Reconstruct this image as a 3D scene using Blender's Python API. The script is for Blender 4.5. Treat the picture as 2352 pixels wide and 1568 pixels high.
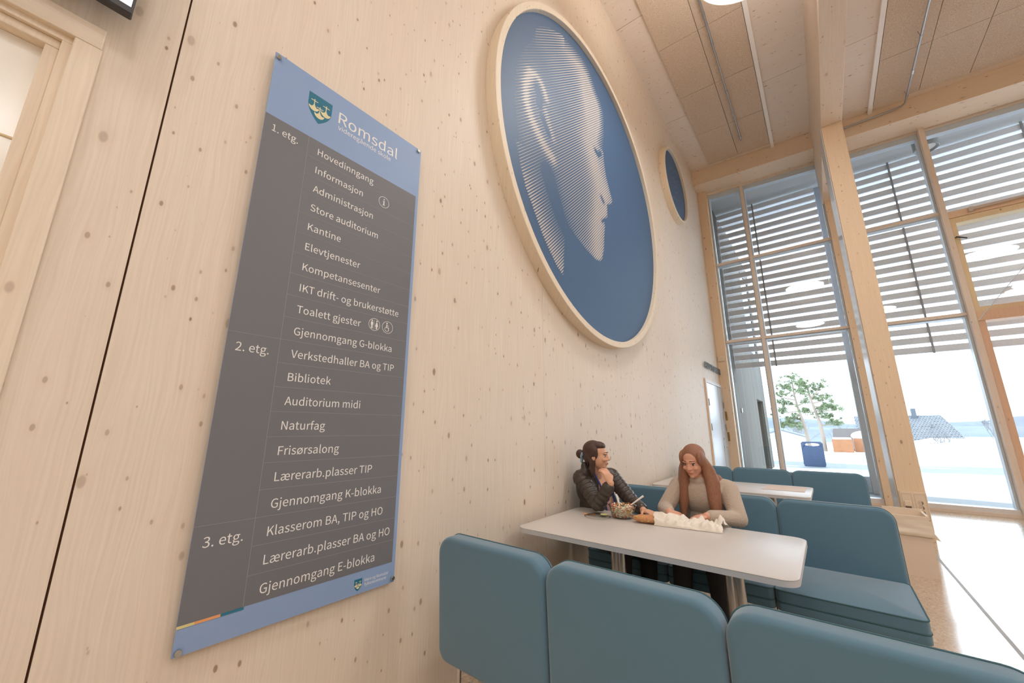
import bpy, bmesh, math, random, os
import numpy as np
from mathutils import Vector, Matrix, noise

random.seed(7)
SC = bpy.context.scene
for o in list(bpy.data.objects):
    bpy.data.objects.remove(o)

# ---------------------------------------------------------------- camera
cam = bpy.data.cameras.new('camera')
CAM = bpy.data.objects.new('camera', cam)
SC.collection.objects.link(CAM)
cam.sensor_width = 36.0
cam.sensor_fit = 'HORIZONTAL'
cam.lens = 877.694 / 2352 * 36.0
cam.clip_start = 0.05
cam.clip_end = 2000
YAW, PITCH, ROLL = math.radians(-38.834), math.radians(12.935), math.radians(0.092)
_f = Vector((math.sin(YAW) * math.cos(PITCH), math.cos(YAW) * math.cos(PITCH), math.sin(PITCH)))
_r = Vector((math.cos(YAW), -math.sin(YAW), 0))
_u = _r.cross(_f)
_r2 = _r * math.cos(ROLL) + _u * math.sin(ROLL)
_u2 = _u * math.cos(ROLL) - _r * math.sin(ROLL)
M = Matrix((( _r2.x, _u2.x, -_f.x, 1.85), (_r2.y, _u2.y, -_f.y, 0.0), (_r2.z, _u2.z, -_f.z, 1.397), (0, 0, 0, 1)))
CAM.matrix_world = M
SC.camera = CAM

# ---------------------------------------------------------------- world, exposure
W = bpy.data.worlds.new('overcast_sky')
SC.world = W
W.use_nodes = True
bg = W.node_tree.nodes['Background']
bg.inputs['Color'].default_value = (0.74, 0.87, 1.0, 1)
bg.inputs['Strength'].default_value = 5.6
SC.view_settings.view_transform = 'Standard'
SC.view_settings.look = 'None'
SC.view_settings.gamma = 1.0
SC.view_settings.use_curve_mapping = False
SC.view_settings.exposure = 0.06
SC.cycles.use_denoising = True
SC.cycles.max_bounces = 10
SC.cycles.diffuse_bounces = 6
SC.cycles.transparent_max_bounces = 24
SC.cycles.caustics_reflective = False
SC.cycles.caustics_refractive = False
LAMP_STRENGTH = 21.5
UPLIGHT_STRENGTH = 9.0

# ---------------------------------------------------------------- materials
def lin(c):
    return tuple((x / 12.92 if x <= 0.04045 else ((x + 0.055) / 1.055) ** 2.4) for x in [v / 255 for v in c]) + (1,)

class NT:
    def __init__(s, name):
        s.m = bpy.data.materials.new(name)
        s.m.use_nodes = True
        s.t = s.m.node_tree
        s.b = s.t.nodes['Principled BSDF']
        s.out = s.t.nodes['Material Output']
    def n(s, kind, **kw):
        nd = s.t.nodes.new(kind)
        for k, v in kw.items():
            setattr(nd, k, v)
        return nd
    def l(s, a, b):
        s.t.links.new(a, b)
    def math(s, op, a, b=None, c=None, clamp=False):
        nd = s.n('ShaderNodeMath', operation=op, use_clamp=clamp)
        for i, v in enumerate((a, b, c)):
            if v is None: continue
            if isinstance(v, (int, float)): nd.inputs[i].default_value = v
            else: s.l(v, nd.inputs[i])
        return nd.outputs[0]
    def mix(s, fac, a, b):
        nd = s.n('ShaderNodeMix', data_type='RGBA')
        for sock, v in ((nd.inputs[0], fac), (nd.inputs[6], a), (nd.inputs[7], b)):
            if isinstance(v, (int, float)): sock.default_value = v
            elif isinstance(v, tuple): sock.default_value = v
            else: s.l(v, sock)
        return nd.outputs[2]

def plain(name, rgb, rough=0.5, metal=0.0, spec=0.5, bump=None, sheen=0, var=0.0):
    t = NT(name)
    c = lin(rgb)
    t.b.inputs['Base Color'].default_value = c
    t.b.inputs['Roughness'].default_value = rough
    t.b.inputs['Metallic'].default_value = metal
    t.b.inputs['Specular IOR Level'].default_value = spec
    if sheen:
        t.b.inputs['Sheen Weight'].default_value = sheen
        t.b.inputs['Sheen Roughness'].default_value = 0.5
    tc = t.n('ShaderNodeTexCoord')
    nz = t.n('ShaderNodeTexNoise')
    nz.inputs['Scale'].default_value = bump[0] if bump else 40
    nz.inputs['Detail'].default_value = 4
    t.l(tc.outputs['Object'], nz.inputs['Vector'])
    if var:
        k = tuple(max(0, x * (1 - var)) for x in c[:3]) + (1,)
        t.l(t.mix(nz.outputs['Fac'], k, tuple(min(1, x * (1 + var)) for x in c[:3]) + (1,)), t.b.inputs['Base Color'])
    if bump:
        bp = t.n('ShaderNodeBump')
        bp.inputs['Strength'].default_value = bump[1]
        bp.inputs['Distance'].default_value = 0.01
        t.l(nz.outputs['Fac'], bp.inputs['Height'])
        t.l(bp.outputs[0], t.b.inputs['Normal'])
    return t.m

def wood(name, rgb, across, along, board=0.14, knots=1.0, ks=(6.5, 3.4), rough=0.55, tone=0.05, seed=0.0, dark=(158, 132, 112)):
    """pale spruce: boards, stretched grain, scattered knots. across / along: axis letters."""
    t = NT(name)
    tc = t.n('ShaderNodeTexCoord')
    sp = t.n('ShaderNodeSeparateXYZ')
    t.l(tc.outputs['Object'], sp.inputs[0])
    ax = {'x': sp.outputs[0], 'y': sp.outputs[1], 'z': sp.outputs[2]}
    third = [k for k in 'xyz' if k not in (across, along)][0]
    a = t.math('ADD', t.math('ADD', ax[across], t.math('MULTIPLY', ax[third], 1.0)), seed)
    l = ax[along]
    # boards
    bi = t.math('FLOOR', t.math('DIVIDE', a, board))
    wn = t.n('ShaderNodeTexWhiteNoise', noise_dimensions='1D')
    t.l(bi, wn.inputs['W'])
    # grain
    cv = t.n('ShaderNodeCombineXYZ')
    wob = t.n('ShaderNodeTexNoise', noise_dimensions='2D')
    c0 = t.n('ShaderNodeCombineXYZ')
    t.l(t.math('MULTIPLY', a, 9.0), c0.inputs[0]); t.l(t.math('MULTIPLY', l, 1.6), c0.inputs[1])
    t.l(c0.outputs[0], wob.inputs['Vector']); wob.inputs['Scale'].default_value = 1.0
    aw = t.math('ADD', a, t.math('MULTIPLY', wob.outputs['Fac'], 0.05))
    aw = t.math('ADD', aw, t.math('MULTIPLY', wn.outputs['Value'], 7.0))
    t.l(t.math('MULTIPLY', aw, 130.0), cv.inputs[0]); t.l(t.math('MULTIPLY', l, 2.2), cv.inputs[1])
    gr = t.n('ShaderNodeTexNoise', noise_dimensions='2D')
    gr.inputs['Scale'].default_value = 1.0; gr.inputs['Detail'].default_value = 2.0
    t.l(cv.outputs[0], gr.inputs['Vector'])
    c = lin(rgb)
    lo = tuple(x * f for x, f in zip(c[:3], (0.88, 0.85, 0.81))) + (1,)
    hi = tuple(min(1, x * 1.07) for x in c[:3]) + (1,)
    col = t.mix(gr.outputs['Fac'], lo, hi)
    pinkish = tuple(x * f for x, f in zip(c[:3], (0.97, 0.88, 0.84))) + (1,)
    col = t.mix(t.math('MULTIPLY', wn.outputs['Value'], tone * 10, clamp=True), col, t.mix(0.5, col, pinkish))
    # knots
    for (kk, dens, rr, off) in ((1.0, 0.62, 0.095, 0.0), (1.9, 0.66, 0.095, 3.3)):
        cv2 = t.n('ShaderNodeCombineXYZ')
        t.l(t.math('MULTIPLY', t.math('ADD', a, off), ks[0] * kk), cv2.inputs[0])
        t.l(t.math('MULTIPLY', t.math('ADD', l, off), ks[1] * kk), cv2.inputs[1])
        vo = t.n('ShaderNodeTexVoronoi', voronoi_dimensions='2D')
        vo.inputs['Scale'].default_value = 1.0
        t.l(cv2.outputs[0], vo.inputs['Vector'])
        sc = t.n('ShaderNodeSeparateColor')
        t.l(vo.outputs['Color'], sc.inputs[0])
        rad = t.math('MULTIPLY', t.math('SUBTRACT', sc.outputs[0], 1 - dens * knots, clamp=True), rr / max(dens * knots, .01))
        msk = t.math('DIVIDE', t.math('SUBTRACT', rad, vo.outputs['Distance']), 0.03, clamp=True)
        halo = t.math('DIVIDE', t.math('SUBTRACT', t.math('MULTIPLY', rad, 2.6), vo.outputs['Distance']), 0.25, clamp=True)
        col = t.mix(t.math('MULTIPLY', halo, 0.35), col, tuple(x * f for x, f in zip(c[:3], (0.8, 0.7, 0.6))) + (1,))
        col = t.mix(t.math('MULTIPLY', msk, t.math('MULTIPLY_ADD', sc.outputs[1], 0.65, 0.3)), col, lin(dark))
    t.l(col, t.b.inputs['Base Color'])
    t.b.inputs['Roughness'].default_value = rough
    t.b.inputs['Specular IOR Level'].default_value = 0.35
    bp = t.n('ShaderNodeBump'); bp.inputs['Strength'].default_value = 0.05; bp.inputs['Distance'].default_value = 0.004
    t.l(gr.outputs['Fac'], bp.inputs['Height']); t.l(bp.outputs[0], t.b.inputs['Normal'])
    return t.m

def clear(name, tint=(1, 1, 1), gloss=1.0, ior=1.5, rough=0.0):
    t = NT(name)
    t.t.nodes.remove(t.b)
    tr = t.n('ShaderNodeBsdfTransparent'); tr.inputs[0].default_value = tint + (1,)
    gl = t.n('ShaderNodeBsdfGlossy')
    gl.inputs['Roughness'].default_value = rough
    lw = t.n('ShaderNodeLayerWeight')
    f0 = ((ior - 1) / (ior + 1)) ** 2
    sch = t.math('MULTIPLY_ADD', t.math('POWER', lw.outputs['Facing'], 5.0), 1 - f0, f0)
    mx = t.n('ShaderNodeMixShader')
    t.l(t.math('MULTIPLY', sch, gloss, clamp=True), mx.inputs[0])
    t.l(tr.outputs[0], mx.inputs[1]); t.l(gl.outputs[0], mx.inputs[2])
    t.l(mx.outputs[0], t.out.inputs[0])
    return t.m

def emit(name, rgb, strength):
    t = NT(name)
    t.b.inputs['Base Color'].default_value = (0.9, 0.9, 0.9, 1)
    t.b.inputs['Emission Color'].default_value = rgb + (1,)
    t.b.inputs['Emission Strength'].default_value = strength
    return t.m

WOODC = (238, 226, 210)
M_WALL = wood('spruce_wall', WOODC, 'y', 'z', board=0.17)
M_CEIL = wood('spruce_ceiling', (238, 226, 214), 'y', 'x', board=0.12, ks=(7.0, 3.2))
M_BEAMX = wood('spruce_beam_across', (238, 216, 190), 'z', 'x', board=0.3, knots=.8, ks=(5, 2.4), tone=.03)
M_BEAMY = wood('spruce_beam_long', (238, 222, 204), 'x', 'y', board=0.4, knots=.8, ks=(5, 2.4), tone=.03, seed=3.1)
M_POST = wood('spruce_post', (240, 216, 186), 'x', 'z', board=0.4, knots=.8, ks=(6, 3), tone=.03, seed=1.7)
M_FRAMEWOOD = wood('window_wood', (238, 224, 210), 'x', 'z', board=0.5, knots=.1, tone=.02)
M_SASHWOOD = wood('sash_wood', (238, 218, 180), 'x', 'z', board=0.5, knots=.2, tone=.02)
M_ORANGEWOOD = wood('door_wood', (238, 208, 178), 'x', 'z', board=0.5, knots=.2, tone=.02)
M_TRIM = wood('trim_wood', (242, 228, 208), 'y', 'z', board=0.5, knots=.15, tone=.02, seed=5)
M_TRIMH = wood('trim_wood_across', (242, 228, 208), 'z', 'y', board=0.5, knots=.15, tone=.02, seed=2)
M_RIM = wood('frame_wood', (240, 226, 204), 'y', 'z', board=0.5, knots=.5, ks=(9, 5), tone=.02, seed=8)
M_ALU = plain('window_aluminium', (205, 216, 226), .35, .0, .6)
M_BATTEN = plain('painted_batten', (250, 246, 242), .6)
M_DARKGAP = plain('dark_gap', (96, 62, 42), .9)
M_BLACK = plain('black_plastic', (22, 22, 24), .4)
M_DGREY = plain('dark_bezel', (58, 58, 60), .4)
M_STEEL = plain('brushed_steel', (190, 188, 184), .28, 1.0)
M_CHROME = plain('chrome', (220, 220, 222), .12, 1.0)
M_GALV = plain('galvanised_pipe', (178, 180, 182), .35, .9)
M_WHITE = plain('white_paint', (232, 230, 226), .5)
M_TABLE = plain('white_laminate', (210, 204, 198), .36, 0, .5)
M_TEDGE = plain('laminate_edge', (205, 204, 204), .5)
M_TEAL = plain('teal_fabric', (93, 127, 146), .85, 0, .2, bump=(900, .12), sheen=.5, var=.04)
M_TEALP = plain('teal_piping', (78, 108, 116), .85, 0, .2)
M_GLASS = clear('window_glass', (0.97, 0.985, 0.985), 1.0)
M_RED = clear('red_tinted_glass', (0.994, 0.965, 0.957), 0.8)
M_PLASTIC = clear('clear_plastic', (0.93, 0.93, 0.91), 1.6)
M_PANELBLUE = plain('art_blue', (70, 101, 136), .55, bump=(60, .05), var=.08)
M_ARTLINE = plain('art_line', (204, 197, 190), .5)
M_ARTFAINT = plain('art_faint_line', (98, 122, 148), .55)
M_DOORPAINT = plain('door_paint', (200, 208, 216), .25)
M_PLASTICCREAM = plain('cream_plastic', (234, 214, 188), .45)

def acoustic():
    t = NT('wood_wool_board')
    tc = t.n('ShaderNodeTexCoord')
    nz = t.n('ShaderNodeTexNoise'); nz.inputs['Scale'].default_value = 110; nz.inputs['Detail'].default_value = 3; nz.inputs['Roughness'].default_value = .7
    t.l(tc.outputs['Object'], nz.inputs['Vector'])
    rp = t.n('ShaderNodeValToRGB')
    rp.color_ramp.elements[0].position = .35; rp.color_ramp.elements[0].color = lin((188, 164, 140))
    rp.color_ramp.elements[1].position = .65; rp.color_ramp.elements[1].color = lin((234, 214, 192))
    t.l(nz.outputs['Fac'], rp.inputs[0]); t.l(rp.outputs[0], t.b.inputs['Base Color'])
    t.b.inputs['Roughness'].default_value = .9
    bp = t.n('ShaderNodeBump'); bp.inputs['Strength'].default_value = .4; bp.inputs['Distance'].default_value = .004
    t.l(nz.outputs['Fac'], bp.inputs['Height']); t.l(bp.outputs[0], t.b.inputs['Normal'])
    return t.m
M_ACOU = acoustic()

def terrazzo():
    t = NT('polished_terrazzo')
    tc = t.n('ShaderNodeTexCoord')
    vo = t.n('ShaderNodeTexVoronoi'); vo.inputs['Scale'].default_value = 95
    t.l(tc.outputs['Object'], vo.inputs['Vector'])
    nz = t.n('ShaderNodeTexNoise'); nz.inputs['Scale'].default_value = 2.5; nz.inputs['Detail'].default_value = 5
    t.l(tc.outputs['Object'], nz.inputs['Vector'])
    sc = t.n('ShaderNodeSeparateColor'); t.l(vo.outputs['Color'], sc.inputs[0])
    base = t.mix(nz.outputs['Fac'], lin((186, 160, 134)), lin((206, 184, 160)))
    chip = t.math('GREATER_THAN', sc.outputs[0], .72)
    dk = t.math('GREATER_THAN', sc.outputs[1], .86)
    col = t.mix(t.math('MULTIPLY', chip, .5), base, lin((226, 206, 180)))
    col = t.mix(t.math('MULTIPLY', dk, .45), col, lin((130, 108, 90)))
    t.l(col, t.b.inputs['Base Color'])
    t.b.inputs['Roughness'].default_value = .2
    t.b.inputs['IOR'].default_value = 1.9
    t.b.inputs['Coat Weight'].default_value = .6
    t.b.inputs['Coat Roughness'].default_value = .12
    return t.m
M_FLOOR = terrazzo()

def snow():
    t = NT('snow')
    tc = t.n('ShaderNodeTexCoord')
    mp = t.n('ShaderNodeMapping'); mp.inputs['Scale'].default_value = (.12, .5, 1)
    t.l(tc.outputs['Object'], mp.inputs[0])
    nz = t.n('ShaderNodeTexNoise'); nz.inputs['Scale'].default_value = 1.0; nz.inputs['Detail'].default_value = 8; nz.inputs['Roughness'].default_value = .62
    t.l(mp.outputs[0], nz.inputs['Vector'])
    sp = t.n('ShaderNodeSeparateXYZ'); t.l(tc.outputs['Object'], sp.inputs[0])
    y = sp.outputs[1]
    def band(c, w, k):
        return t.math('MULTIPLY', t.math('SUBTRACT', 1.0, t.math('DIVIDE', t.math('ABSOLUTE', t.math('SUBTRACT', y, c)), w), clamp=True), k)
    s = t.math('ADD', band(21.5, 5.5, .56), band(10.5, 3.6, .95))
    s = t.math('ADD', s, band(30.5, 3.0, .3))
    v = t.math('ADD', nz.outputs['Fac'], s)
    f = t.math('MULTIPLY', t.math('SUBTRACT', v, .76, clamp=True), 7.0, clamp=True)
    nz2 = t.n('ShaderNodeTexNoise'); nz2.inputs['Scale'].default_value = 9; t.l(tc.outputs['Object'], nz2.inputs['Vector'])
    wet = t.mix(nz2.outputs['Fac'], lin((66, 72, 76)), lin((100, 107, 112)))
    t.l(t.mix(f, lin((242, 242, 244)), wet), t.b.inputs['Base Color'])
    t.b.inputs['Roughness'].default_value = .6
    return t.m
M_SNOW = snow()
M_PURESNOW = plain('snow_cap', (244, 244, 246), .7)

def cladding():
    t = NT('weathered_cladding')
    tc = t.n('ShaderNodeTexCoord')
    sp = t.n('ShaderNodeSeparateXYZ'); t.l(tc.outputs['Object'], sp.inputs[0])
    a = t.math('ADD', sp.outputs[1], sp.outputs[0])
    b = t.math('DIVIDE', a, .07)
    wn = t.n('ShaderNodeTexWhiteNoise', noise_dimensions='1D'); t.l(t.math('FLOOR', b), wn.inputs['W'])
    cv = t.n('ShaderNodeCombineXYZ'); t.l(t.math('MULTIPLY', a, 60), cv.inputs[0]); t.l(t.math('MULTIPLY', sp.outputs[2], 1.4), cv.inputs[1])
    gr = t.n('ShaderNodeTexNoise', noise_dimensions='2D'); gr.inputs['Scale'].default_value = 1; t.l(cv.outputs[0], gr.inputs['Vector'])
    f = t.math('ADD', t.math('MULTIPLY', wn.outputs['Value'], .5), t.math('MULTIPLY', gr.outputs['Fac'], .5))
    col = t.mix(f, lin((58, 54, 47)), lin((108, 102, 91)))
    gap = t.math('GREATER_THAN', t.math('FRACT', b), .1)
    t.l(t.mix(gap, lin((40, 38, 36)), col), t.b.inputs['Base Color'])
    t.b.inputs['Roughness'].default_value = .85
    return t.m
M_CLAD = cladding()
M_SLAT = plain('weathered_slat', (230, 230, 236), .8, bump=(30, .1), var=.12)
M_SOFFIT = wood('soffit_boards', (196, 202, 206), 'y', 'x', board=.14, knots=.3, tone=.05, dark=(90, 92, 96))
M_EXTPOST = plain('painted_steel_post', (170, 176, 184), .6)

# ---------------------------------------------------------------- mesh helpers
def box(bm, x0, x1, y0, y1, z0, z1, bev=0, seg=2):
    mat = Matrix.Translation(((x0 + x1) / 2, (y0 + y1) / 2, (z0 + z1) / 2)) @ Matrix.Diagonal((abs(x1 - x0), abs(y1 - y0), abs(z1 - z0), 1))
    r = bmesh.ops.create_cube(bm, size=1, matrix=mat)
    if bev:
        es = list({e for v in r['verts'] for e in v.link_edges})
        bmesh.ops.bevel(bm, geom=es, offset=bev, segments=seg, affect='EDGES', profile=.5)

def hexa(bm, p):
    """eight corners: bottom four (ccw), top four"""
    v = [bm.verts.new(q) for q in p]
    for f in ((3, 2, 1, 0), (4, 5, 6, 7), (0, 1, 5, 4), (1, 2, 6, 5), (2, 3, 7, 6), (3, 0, 4, 7)):
        bm.faces.new([v[i] for i in f])

def prism(bm, poly, axis, a0, a1):
    """polygon in the two other axes (cyclic order), extruded along axis"""
    def P(u, v, w):
        return {'x': (w, u, v), 'y': (u, w, v), 'z': (u, v, w)}[axis]
    n = len(poly)
    A = [bm.verts.new(P(u, v, a0)) for u, v in poly]
    B = [bm.verts.new(P(u, v, a1)) for u, v in poly]
    fs = [bm.faces.new(A), bm.faces.new(B[::-1])]
    for i in range(n):
        fs.append(bm.faces.new((A[i], B[i], B[(i + 1) % n], A[(i + 1) % n])))
    return fs

def rrect(u0, u1, v0, v1, r, n=8):
    """rounded rectangle outline; r is one radius or four (u0v0, u1v0, u1v1, u0v1)"""
    rs = r if isinstance(r, (list, tuple)) else [r] * 4
    pts = []
    for (cu, cv, a0, rr) in ((u0 + rs[0], v0 + rs[0], 180, rs[0]), (u1 - rs[1], v0 + rs[1], 270, rs[1]), (u1 - rs[2], v1 - rs[2], 0, rs[2]), (u0 + rs[3], v1 - rs[3], 90, rs[3])):
        if rr <= 1e-6:
            pts.append((cu, cv)); continue
        for k in range(n + 1):
            a = math.radians(a0 + 90 * k / n)
            pts.append((cu + rr * math.cos(a), cv + rr * math.sin(a)))
    return pts

def pillow(bm, outline, axis, a0, a1, edge=.02, seg=3):
    """soft-edged slab from an outline: prism with rounded rims"""
    cu = sum(p[0] for p in outline) / len(outline); cv = sum(p[1] for p in outline) / len(outline)
    def P(u, v, w):
        return {'x': (w, u, v), 'y': (u, w, v), 'z': (u, v, w)}[axis]
    n = len(outline)
    # inward normals
    nrm = []
    for i in range(n):
        p0 = Vector(outline[i - 1]); p1 = Vector(outline[(i + 1) % n])
        d = (p1 - p0); d.normalize()
        nn = Vector((-d.y, d.x))
        if nn.dot(Vector((cu, cv)) - Vector(outline[i])) < 0: nn = -nn
        nrm.append(nn)
    rings = []
    for k in range(seg + 1):
        a = math.pi / 2 * k / seg
        rings.append((edge * (1 - math.sin(a)), a0 + edge * (1 - math.cos(a))))
    for k in range(seg + 1):
        a = math.pi / 2 * (1 - k / seg)
        rings.append((edge * (1 - math.sin(a)), a1 - edge * (1 - math.cos(a))))
    vs = []
    for ins, w in rings:
        vs.append([bm.verts.new(P(outline[i][0] + nrm[i].x * ins, outline[i][1] + nrm[i].y * ins, w)) for i in range(n)])
    for r0, r1 in zip(vs[:-1], vs[1:]):
        for i in range(n):
            bm.faces.new((r0[i], r1[i], r1[(i + 1) % n], r0[(i + 1) % n]))
    bm.faces.new(vs[0]); bm.faces.new(vs[-1][::-1])

def tube(bm, pts, r, n=10, caps=True):
    pts = [Vector(p) for p in pts]
    rs = r if isinstance(r, (list, tuple)) else [r] * len(pts)
    rings = []
    for i, p in enumerate(pts):
        d = (pts[min(i + 1, len(pts) - 1)] - pts[max(i - 1, 0)]).normalized()
        u = d.orthogonal().normalized() if i == 0 else (rings_u - d * rings_u.dot(d)).normalized()
        rings_u = u
        w = d.cross(u)
        rings.append([bm.verts.new(p + (u * math.cos(2 * math.pi * k / n) + w * math.sin(2 * math.pi * k / n)) * rs[i]) for k in range(n)])
    for a, b in zip(rings[:-1], rings[1:]):
        for k in range(n):
            bm.faces.new((a[k], a[(k + 1) % n], b[(k + 1) % n], b[k]))
    if caps:
        bm.faces.new(rings[0][::-1]); bm.faces.new(rings[-1])

def lathe(bm, prof, c=(0, 0, 0), n=32, axis='z'):
    """profile of (radius, height) pairs around axis at c"""
    rings = []
    for r, h in prof:
        ring = []
        for k in range(n):
            a = 2 * math.pi * k / n
            u, v = r * math.cos(a), r * math.sin(a)
            p = {'z': (u, v, h), 'x': (h, u, v), 'y': (v, h, u)}[axis]
            ring.append(bm.verts.new((p[0] + c[0], p[1] + c[1], p[2] + c[2])))
        rings.append(ring)
    for a, b in zip(rings[:-1], rings[1:]):
        for k in range(n):
            bm.faces.new((a[k], a[(k + 1) % n], b[(k + 1) % n], b[k]))
    return rings

def ell(bm, c, r, rot=None, sub=3):
    m = Matrix.Translation(c) @ (rot.to_4x4() if rot else Matrix.Identity(4)) @ Matrix.Diagonal((r[0], r[1], r[2], 1))
    bmesh.ops.create_icosphere(bm, subdivisions=sub, radius=1, matrix=m)

def cap(bm, p0, p1, r0, r1, n=12):
    p0, p1 = Vector(p0), Vector(p1)
    ell(bm, p0, (r0,) * 3, sub=2); ell(bm, p1, (r1,) * 3, sub=2)
    if (p1 - p0).length > 1e-5:
        tube(bm, [p0, p1], [r0, r1], n)

def NB():
    return bmesh.new()

def obj(name, bm, mat, parent=None, smooth=False, label=None, kind=None):
    bmesh.ops.recalc_face_normals(bm, faces=bm.faces)
    me = bpy.data.meshes.new(name)
    bm.to_mesh(me); bm.free()
    for m in (mat if isinstance(mat, (list, tuple)) else [mat]):
        me.materials.append(m)
    if smooth:
        for p in me.polygons: p.use_smooth = True
        try:
            me.set_sharp_from_angle(angle=math.radians(smooth if smooth > 1 else 40))
        except Exception: pass
    return link(name, me, parent, label, kind)

def link(name, me, parent=None, label=None, kind=None):
    o = bpy.data.objects.new(name, me)
    SC.collection.objects.link(o)
    if parent is not None:
        o.parent = parent
        o.matrix_parent_inverse = WORLD[parent].inverted()
        WORLD[o] = WORLD[parent]
        WORLD[o] = Matrix.Identity(4)
    else:
        WORLD[o] = Matrix.Identity(4)
    if label: o['label'] = label
    if kind: o['kind'] = kind
    return o
WORLD = {}

def thing(name, label, cat, loc=(0, 0, 0), group=None, kind=None):
    o = bpy.data.objects.new(name, None)
    SC.collection.objects.link(o)
    o.empty_display_size = .1
    o.location = loc
    WORLD[o] = Matrix.Translation(loc)
    o['label'] = label; o['category'] = cat
    if group: o['group'] = group
    if kind: o['kind'] = kind
    return o

def tag(o, label, cat, group=None, kind=None):
    o['label'] = label; o['category'] = cat
    if group: o['group'] = group
    if kind: o['kind'] = kind
    return o

def struct(name, bm, mat, parent=None, smooth=False, label=None, cat=None):
    o = obj(name, bm, mat, parent, smooth)
    if parent is None: o['kind'] = 'structure'
    if label: o['label'] = label
    if cat: o['category'] = cat
    return o

def dup(root, loc, label=None, group=None):
    def rec(o, par):
        c = o.copy(); SC.collection.objects.link(c)
        if par is not None: c.parent = par
        for ch in o.children: rec(ch, c)
        return c
    r = rec(root, None)
    r.location = loc
    if label: r['label'] = label
    if group: r['group'] = group
    return r

def zc(x):               # underside of the sloping roof
    return 7.97 - 0.05 * x

# ================================================================ SHELL
ROOM_X, ROOM_Y0, WIN_Y = 13.0, -6.0, 10.45
bm = NB(); box(bm, -0.3, ROOM_X + .3, ROOM_Y0 - .3, 10.42, -.2, 0)
struct('floor', bm, M_FLOOR, label='polished beige terrazzo floor', cat='floor')
bm = NB()
box(bm, 2.603, 2.627, 0, 10.3, 0, .0012)
struct('trim_1', bm, plain('joint_strip', (150, 142, 132), .5), label='thin grey joint strip running along the floor', cat='floor joint')

# wall of big spruce panels, a glazed opening beside the first one
bm = NB()
T = .16
gaps = [.126, 2.735, 5.35, 7.96, 10.42]
GW = [.006, .0025, .002, .002]
y0s = [.126 + .003]
for i in range(4):
    box(bm, -T, 0, gaps[i] + GW[i] / 2, gaps[i + 1] - (GW[i + 1] / 2 if i < 3 else 0), 0, 8.0)
box(bm, -T, 0, -.10, .126 - .003, 0, 8.0)
box(bm, -T, 0, -2.05, -.10, 2.74, 8.0)
box(bm, -T, 0, ROOM_Y0, -2.05, 0, 8.0)
box(bm, -T, 0, -2.05, -.10, 0, .05)
struct('wall_left', bm, M_WALL, label='tall wall of pale knotty spruce panels', cat='wall')
bm = NB(); box(bm, -T - .04, -T - .005, ROOM_Y0, 10.42, 2.7, 8.0); box(bm, -T - .04, -T - .005, -2.2, 10.42, 0, 2.7)
for i in range(4): box(bm, -T - .004, -.012, gaps[i] - GW[i] / 2 + .0003, gaps[i] + GW[i] / 2 - .0003, 0, 7.95)
struct('trim_2', bm, M_DARKGAP, label='dark joint backing behind the spruce panels', cat='wall joint')
bm = NB(); box(bm, ROOM_X, ROOM_X + .2, ROOM_Y0, 10.42, 0, 8.0)
struct('wall_right', bm, M_WHITE)
bm = NB(); box(bm, -T, ROOM_X, ROOM_Y0 - .2, ROOM_Y0, 0, 8.2)
struct('wall_back', bm, M_WHITE)
bm = NB(); box(bm, 7.4, ROOM_X, 10.3, 10.42, 0, 8.0)
struct('wall_front', bm, M_WALL)

# roof deck: 2.6 m panels with thin dark joints
bm = NB()
ys = [-6.2, -2.7, -.1, 2.5, 5.1, 7.7, 10.6]
def slab(bm, x0, x1, y0, y1, d0, d1):
    """box following the roof slope; d0,d1 = distance below the underside"""
    hexa(bm, [(x0, y0, zc(x0) - d1), (x1, y0, zc(x1) - d1), (x1, y1, zc(x1) - d1), (x0, y1, zc(x0) - d1),
              (x0, y0, zc(x0) - d0), (x1, y0, zc(x1) - d0), (x1, y1, zc(x1) - d0), (x0, y1, zc(x0) - d0)])
for a, b in zip(ys[:-1], ys[1:]):
    slab(bm, -.2, ROOM_X + .2, a + .004, b - .004, -.14, 0)
slab(bm, -.2, ROOM_X + .2, -6.2, 10.6, -.2, -.142)
struct('ceiling', bm, M_CEIL, label='sloping ceiling of whitewashed knotty spruce', cat='ceiling')

bm = NB(); box(bm, 2.47, 2.74, ROOM_Y0, 10.38, 6.35, 7.86, .004, 1)
struct('beam', bm, M_BEAMY, label='deep glulam beam running over the seating to the window', cat='beam')
bm = NB()
for x0, x1 in ((0, 2.468), (2.742, ROOM_X)):
    hexa(bm, [(x0, 9.8, zc(x0) - .41), (x1, 9.8, zc(x1) - .41), (x1, 10.36, zc(x1) - .41), (x0, 10.36, zc(x0) - .41),
              (x0, 9.8, zc(x0) - .001), (x1, 9.8, zc(x1) - .001), (x1, 10.36, zc(x1) - .001), (x0, 10.36, zc(x0) - .001)])
struct('beam', bm, M_BEAMX, label='sloping glulam beam above the tall windows', cat='beam')
bm = NB(); box(bm, 2.47, 2.735, 7.52, 8.2, 0, 6.348, .003, 1)
col = struct('column', bm, M_POST, label='glulam column in front of the windows', cat='column')
bm = NB(); box(bm, 2.455, 2.468, 7.535, 8.2, 0.0, 6.34)  # thin sheet that makes the column's left face pale grey
obj('side_face', bm, plain('pale_side', (208, 206, 204), .35), col, label='pale grey left face of the column')

# white battens under the roof
for i, (x0, x1) in enumerate(((1.735, 1.8), (3.4, 3.465))):
    bm = NB(); slab(bm, x0, x1, ROOM_Y0, 9.86 if i else 9.84, .002, .06)
    struct('trim_%d' % (3 + i), bm, M_BATTEN, label='white painted batten under the ceiling beside the %s acoustic boards' % ('right' if i else 'left'), cat='batten')

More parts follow.
